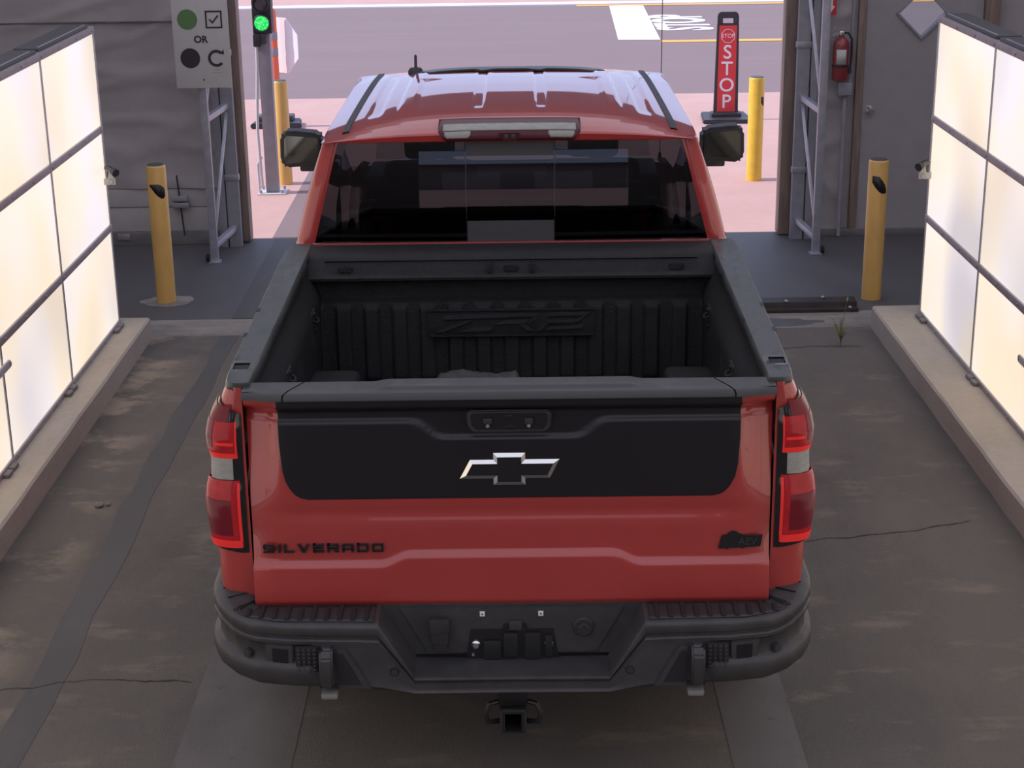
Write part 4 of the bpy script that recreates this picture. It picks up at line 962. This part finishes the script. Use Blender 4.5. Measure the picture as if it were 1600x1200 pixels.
# ---- hitch
ht = fin(bbox_bm([(-.040, .040, -.03, .5, .225, .236), (-.040, .040, -.03, .5, .304, .315), (-.040, -.029, -.03, .5, .236, .304), (.029, .040, -.03, .5, .236, .304)], 0), 'hitch_receiver', 'hitch', T)
box('hitch_collar', -.047, .047, -.032, -.012, .312, .322, 'plastic', ht, .002); box('hitch_collar', -.047, -.039, -.032, -.012, .218, .322, 'plastic', ht, .002)
box('hitch_collar', .039, .047, -.032, -.012, .218, .322, 'plastic', ht, .002); box('hitch_collar', -.047, .047, -.032, -.012, .218, .227, 'plastic', ht, .002)
for s in (-1, 1):
    tube('chain_loop', [(s*.045, .02, .33), (s*.085, -.01, .335), (s*.098, -.02, .30), (s*.09, -.015, .265), (s*.05, .01, .255)], .010, 'hitch', ht, 8)
box('hitch_mount', -.05, .05, .0, .4, .315, .44, 'hitch', ht, .006); tube('hitch_crossbar', [(-.55, .25, .40), (.55, .25, .40)], .035, 'hitch', ht, 12)
# ---- chassis, wheels
ch = box('frame_rail', .38, .48, .15, 5.5, .45, .60, 'hitch', T, .01); box('frame_rail', -.48, -.38, .15, 5.5, .45, .60, 'hitch', T, .01)
tube('rear_axle', [(-.75, 1.15, .42), (-.12, 1.15, .42), (0, 1.15, .42), (.12, 1.15, .42), (.75, 1.15, .42)], [.05, .05, .13, .05, .05], 'hitch', T, 14)
tube('front_axle', [(-.75, 4.895, .42), (.75, 4.895, .42)], .045, 'hitch', T, 12)
box('underbody', -.80, .80, .25, 5.4, .60, .72, 'hitch', T, .01)
tube('exhaust_pipe', [(.52, 2.5, .42), (.55, .5, .42), (.62, .12, .42)], .032, 'hitch', T, 12)
tire_p = [(.25, -.13), (.36, -.14), (.405, -.13), (.42, -.105), (.42, .105), (.405, .13), (.36, .14), (.25, .13)]
for sd in (-1, 1):
    for y in (1.15, 4.895):
        w_ = lathe('wheel', [(0, -.07), (.08, -.07), (.09, -.05), (.20, -.03), (.235, -.11), (.255, -.12), (.255, .12), (.235, .11), (.05, .10), (0, .10)], 'cap_dark', T, 36, 'X')
        w_.location = (sd*.88, y, .42); w_.rotation_euler = (0, 0, math.pi if sd > 0 else 0)
        tr = lathe('tire', tire_p+[(.25, -.13)], 'rubber', w_, 48, 'X')
        me_ = bbox_bm([(-.13, -.02, -.03, .03, .412, .425), (.02, .13, -.045, .015, .412, .425)], 0)
        lug = fin(me_, 'tread_lug', 'rubber', tr, 0)
        for k in range(1, 30):
            c = lug.copy(); COL.objects.link(c); c.parent = tr; c.rotation_euler = (2*math.pi*k/30, 0, 0)
        for k in range(6):
            a = 2*math.pi*k/6; lathe('lug_nut', [(0, -.085), (.012, -.085), (.012, -.06), (0, -.06)], 'alu', w_, 8, 'X', (0, .065*math.cos(a), .065*math.sin(a)))
# ---- cab: rear glass
def gl_y(x, z): 
    t = (z-1.495)/.45
    return 2.072+.45*(math.tan(R(1.8))*t+math.tan(R(6.6))*t*t/2)+.012*(x/.85)**2
def gl_w(z): return .893-.118*((z-1.495)/.44)**1.0
zg = lin(1.494, 1.955, 26)
def pane(nm, f0, f1, m, par, dy=0.0, z0=None, z1=None):
    zz_ = zg if z0 is None else lin(z0, z1, 8)
    rows = []
    for z in zz_:
        a = f0(z); b = f1(z); rows.append([(a+(b-a)*t, gl_y(a+(b-a)*t, z)+dy, z) for t in lin(0, 1, 24)])
    return grid(nm, rows, m, par, 60)
rw = pane('rear_window', lambda z: -gl_w(z)-.01, lambda z: -.199, 'glass_dark', T)
pane('fixed_pane', lambda z: .199, lambda z: gl_w(z)+.01, 'glass_dark', rw)
pane('sliding_pane', lambda z: -.195, lambda z: .195, 'glass_dark', rw, .006)
pane('pane_insert', lambda z: -.195, lambda z: .195, 'grey_insert', rw, .003, 1.876, 1.955)
pane('pane_insert', lambda z: -.195, lambda z: .195, 'grey_insert', rw, .003, 1.494, 1.588)
pane('pane_divider', lambda z: -.201, lambda z: -.194, 'black_gloss', rw, .001); pane('pane_divider', lambda z: .194, lambda z: .201, 'black_gloss', rw, .001)
# ---- cab: body
lowz = [(.50, .95), (.60, 1.0), (.80, 1.018), (1.0, 1.02), (1.2, 1.012), (1.36, .995), (1.43, .985), (1.47, .980), (1.497, .972)]
zrow = [z for z, _ in lowz]
def zcap(y): return interp([(4.35, 1.497), (4.6, 1.36), (4.8, 1.27), (5.4, 1.22), (5.75, 1.12)], y)
F_Y = 4.895
def fz0(y):
    q = .52**2-(y-F_Y)**2
    return max(.50, .43+math.sqrt(q)) if q > 0 else .50
for sd in (-1, 1):
    rows = []
    for y in lin(2.07, 5.75, 80):
        a, b = fz0(y), zcap(y); taper = 1-.10*sst(5.3, 5.8, y)
        inset_ = .045*(1-sst(2.07, 2.15, y))**2
        rows.append([(sd*(interp(lowz, z*1.0+(1.497-b)*(z-.5)/max(.2, b-.5))*taper-inset_), y, z) for z in [a+(b-a)*t for t in lin(0, 1, 26)]])
    cs = grid('cab_side', rows, 'red', T, 45, flip=(sd > 0))
    for y0 in (2.30, 3.22):
        dh = box('door_handle', sd*1.005, sd*1.045, y0+.10, y0+.28, 1.30, 1.335, 'red', cs, .012)
    for y0 in (3.12, 4.28): box('door_gap', sd*1.0, sd*1.0225, y0, y0+.006, .62, 1.36, 'black_satin', cs, 0)
    rows = [[(sd*xx, F_Y+.52*math.cos(a), .43+.52*math.sin(a)+dz) for xx, dz in ((1.015, 0), (1.045, -.005), (1.052, -.035), (1.045, -.06), (.98, -.07))] for a in lin(R(12), R(168), 40)]
    grid('wheel_arch_flare', rows, 'plastic', cs, 50, flip=(sd < 0))
    box('side_step', sd*.90, sd*1.05, 1.75, 4.30, .40, .46, 'plastic', cs, .02)
    # greenhouse: pillars + side
    rows = []
    for z in zg:
        t = (z-1.494)/(1.955-1.494); e = gl_w(z); yb = gl_y(e, z)
        bw = .008*math.sin(math.pi*t)
        o1 = .972-.142*t+bw
        row = [(sd*(e-.012), yb-.002, z), (sd*(e+.006), yb-.010, z), (sd*(e+(o1-e)*.55), yb-.004, z), (sd*(e+(o1-e)*.85), yb+.020, z), (sd*(o1-.003), yb+.055, z), (sd*o1, yb+.12, z)]
        y1 = 4.66-.60*t
        row += [(sd*o1, (yb+.12)+(y1-yb-.12)*q, z) for q in lin(.06, 1, 24)]
        rows.append(row)
    gh = grid('cab_pillar', rows, 'red', T, 40, flip=(sd < 0))
    for (ya, yb_) in ((2.42, 3.08), (3.16, 4.0)):
        rr = []
        for z in lin(1.52, 1.915, 12):
            t = (z-1.494)/.461; o1 = .972-.142*t+.008*math.sin(math.pi*t)+.004; sh = -.50*t if ya > 3 else -.02*t
            rr.append([(sd*o1, ya+(yb_+.50*(ya > 3)+sh-ya)*q, z) for q in lin(0, 1, 8)])
        grid('side_window', rr, 'glass_dark', gh, 50, flip=(sd < 0))
box('cab_rear_panel', -.93, .93, 2.058, 2.09, .60, 1.493, 'red', T, .006)
box('window_sill', -.86, .86, 2.048, 2.075, 1.478, 1.496, 'red', T, .005)
# ---- roof
RP = [(2.115, 1.944), (2.080, 1.946), (2.058, 1.948), (2.052, 1.953), (2.046, 1.982), (2.050, 1.989), (2.10, 2.008), (2.15, 2.022), (2.20, 2.032), (2.26, 2.040), (2.35, 2.046), (2.5, 2.051), (2.8, 2.054), (3.1, 2.050), (3.4, 2.040), (3.6, 2.030), (3.75, 2.020), (3.9, 2.006), (4.0, 1.994), (4.06, 1.984), (4.10, 1.972)]
RL = list(range(len(RP)))
def rp(v):
    return interp([(i, p[0]) for i, p in enumerate(RP)], v), interp([(i, p[1]) for i, p in enumerate(RP)], v)
def roof_pt(x, v, off=0.0):
    y, zc = rp(v); hw = .832; t = min(1, abs(x)/hw)
    ze = min(zc-.004, 1.944+.010*sst(2.1, 2.4, y)-.01*sst(3.6, 4.1, y))
    z = ze+(zc-ze)*(1-t**3.0)
    r = sst(2.30, 2.5, y)*(1-sst(3.75, 3.95, y))
    ax = abs(x)
    z += r*(.007*(sst(.115, .125, ax)-sst(.165, .175, ax)) * -1 + .008*(sst(.43, .45, ax)-sst(.50, .52, ax)) - .006*(sst(.58, .60, ax)-sst(.64, .66, ax)))
    y += .03*sst(.70, .832, ax)*(1 if v < 8 else 0)*0 + .035*(t**6)*(1-sst(2.15, 2.5, y))
    return (x, y, z+off)
vv = lin(0, 8, 41)+lin(8.25, len(RP)-1, 52)
xr = lin(-.832, .832, 201)
rf = grid('roof', [[roof_pt(x, v) for x in xr] for v in vv], 'red', T, 40)
for sd in (-1, 1):
    grid('roof_ditch_strip', [[roof_pt(sd*(xx-.012*sst(8, 18, v)), v, dz) for xx, dz in ((.712, -.002), (.716, .006), (.744, .006), (.748, -.004))] for v in lin(7.2, 19.5, 60)], 'plastic', rf, 40, flip=(sd < 0))
    prism('roof_notch', [(0, 0), (.11, .0), (.05, .05)], lambda u, v, d: (sd*(.40+u-.05), 3.35+v, 2.0325+d), .004, 'red', rf)
sr = grid('sunroof_glass', [[roof_pt(x, v, .012-.012*(abs(x)/.5)**4) for x in lin(-.50, .50, 30)] for v in lin(15.6, 18.4, 12)], 'sunroof', rf, 40, thick=.010)
# high brake light
LP = [(2.075, 1.948), (2.046, 1.953), (2.038, 1.962), (2.040, 1.982), (2.052, 2.000), (2.085, 2.016), (2.13, 2.028), (2.165, 2.034), (2.18, 2.028)]
def lpt(v): return interp([(i, p[0]) for i, p in enumerate(LP)], v), interp([(i, p[1]) for i, p in enumerate(LP)], v)
def lamp_patch(nm, x0, x1, v0, v1, off, m, par, cut=0.0, nx=40, nv=12):
    rows = []
    for k in lin(0, 1, nv):
        v = v0+(v1-v0)*k; c = cut*(1-sst(0, .55, k)); y, z = lpt(v); a = lpt(max(0, v-.2)); b = lpt(v+.2); dy, dz = b[0]-a[0], b[1]-a[1]; L_ = math.hypot(dy, dz) or 1
        rows.append([(x, y-dz/L_*off, z+dy/L_*off-.07*(abs(x)/.83)**3) for x in [x0+c+(x1-x0-2*c)*t for t in lin(0, 1, nx)]])
    return grid(nm, rows, m, par, 50, thick=.003)
hl = lamp_patch('high_brake_light', -.312, .312, 0, 8, 0, 'stop_lamp', rf, .045, 40, 25)
lamp_patch('clear_strip', -.292, .292, 3.9, 5.4, .003, 'lens_clear', hl, 0.0, 40, 6)
for a, b in ((-.285, -.17), (.17, .285)): lamp_patch('clear_block', a, b, 2.3, 3.75, .003, 'lens_clear', hl, 0.01, 14, 6)
prism('camera_pod', [(-.05, 0), (.05, 0), (.03, -.035), (-.03, -.035)], lambda u, v, d: (u, 2.042-d, 1.990+v), .014, 'stop_lamp', hl, .004)
for x in (-.014, .016): lathe('camera_lens', [(0, -.022), (.008, -.022), (.011, -.018), (.011, -.012), (0, -.012)], 'plastic', hl, 16, 'Y', (x, 2.044, 1.973))
# antenna fin
an = lathe('antenna', [(0, 0), (.042, 0), (.040, .02), (.030, .034), (0, .036)], 'sign_black', rf, 24, 'Z', (-.515, 3.86, 1.988))
prism('antenna_mast', [(-.03, .02), (.03, .02), (.012, .105), (-.002, .105)], lambda u, v, d: (-.521+d, 3.86+u, 1.988+v), .014, 'sign_black', an, .004)
# ---- windshield, hood, front
ws = grid('windshield', [[(x*(.72+.10*t), 4.10+.62*t-.06*(x*x), 1.972-.60*t-.02*(x*x)*(1-t)) for x in lin(-1, 1, 24)] for t in lin(0, 1, 12)], 'glass', T, 60, flip=True)
hood = grid('hood', [[(x*.92, y, zcap(y)-.01+.07*(1-abs(x)**2.5)+.03*sst(.55, .5, abs(x))) for x in lin(-1, 1, 40)] for y in lin(4.66, 5.70, 20)], 'red', T, 40, flip=False)
box('cowl', -.85, .85, 4.55, 4.75, 1.28, 1.345, 'plastic', T, .02)
gr = box('grille', -.80, .80, 5.66, 5.78, .72, 1.12, 'black_gloss', T, .03)
for k in range(4): box('grille_bar', -.72, .72, 5.77, 5.80, .78+k*.085, .81+k*.085, 'plastic', gr, .006)
for s in (-1, 1): box('headlight', s*.62, s*.93, 5.58, 5.76, .98, 1.10, 'lens_clear', T, .02)
box('front_bumper', -.98, .98, 5.55, 5.84, .46, .72, 'steel_black', T, .05, 4)
# ---- mirrors
for sd in (-1, 1):
    outl = [(1.035, 1.515), (1.05, 1.503), (1.24, 1.488), (1.262, 1.50), (1.272, 1.53), (1.268, 1.66), (1.25, 1.688), (1.20, 1.692), (1.06, 1.678), (1.035, 1.655)]
    mh = prism('side_mirror', outl, lambda u, v, d: (sd*u, 3.83+d+.02*(u-1.04), v), .13, 'plastic', T, .016)
    mg = [(1.058, 1.530), (1.238, 1.513), (1.248, 1.535), (1.244, 1.650), (1.228, 1.668), (1.068, 1.656), (1.058, 1.642)]
    prism('mirror_glass', mg, lambda u, v, d: (sd*u, 3.8285-d+.02*(u-1.04)-.001, v), .003, 'mirror', mh)
    box('mirror_foot', sd*1.04, sd*1.17, 3.86, 3.95, 1.462, 1.51, 'plastic', mh, .012)
    prism('mirror_arm', [(.955, 1.47), (1.06, 1.50), (1.06, 1.56), (.955, 1.52)], lambda u, v, d: (sd*u, 3.86+d, v), .08, 'black_gloss', mh, .01)
# ---- cabin interior
def seat(x, y, w, nm='front_seat'):
    b = box(nm, x-w/2, x+w/2, y, y+.50, .95, 1.10, 'seat', T, .04, 3)
    box('backrest', x-w/2+.02, x+w/2-.02, y-.12, y+.04, 1.05, 1.62, 'seat', b, .05, 3)
    return b
for x in (-.42, .42):
    b = seat(x, 3.35, .52); box('headrest', x-.13, x+.13, 3.24, 3.34, 1.64, 1.80, 'seat', b, .04, 3)
b = seat(0, 2.42, 1.45, 'rear_bench')
for x in (-.48, .48): box('headrest', x-.14, x+.14, 2.32, 2.41, 1.58, 1.70, 'seat', b, .035, 3)
da = box('dashboard', -.85, .85, 4.20, 4.62, 1.10, 1.36, 'seat', T, .05, 3)
ring = [(-.42+.185*math.cos(a), 4.06+.05*math.sin(a), 1.31+.18*math.sin(a)) for a in lin(0, 2*math.pi, 33)]
swl = tube('steering_wheel', ring, .014, 'seat', T, 8, False); box('wheel_hub', -.48, -.36, 4.03, 4.10, 1.25, 1.35, 'seat', swl, .02); box('wheel_spoke', -.60, -.24, 4.045, 4.065, 1.29, 1.315, 'grey_insert', swl, .006)
box('cabin_floor', -.92, .92, 2.1, 4.6, .72, .80, 'seat', T, 0)

# ---- crumpled mat lying in the bed
rows = []
for j in range(19):
    row = []
    for i in range(41):
        u = i/40; v = j/18; x = -.36+.43*u; y = 6.52+.40*v
        e = min(u, 1-u)*9; f = min(v, 1-v)*6; k = max(0, min(1, e))*max(0, min(1, f))
        row.append((x+.012*noise.noise((x*9, y*9, 4)), y+.02*noise.noise((x*8, y*8, 1)), .9425+k*(.078+.018*noise.noise((x*7, y*7, 2))+.008*noise.noise((x*40, y*40, 6)))))
    rows.append(row)
M['mat'] = mat('grey_rubber_mat', (.075, .068, .070), .75, var=.35, vscale=60, bump=.4, bscale=120)
bm_ = grid('bed_mat', rows, 'mat', None, 60); tag(bm_, 'crumpled dark grey mat lying on the pickup bed floor behind the tailgate', 'mat')
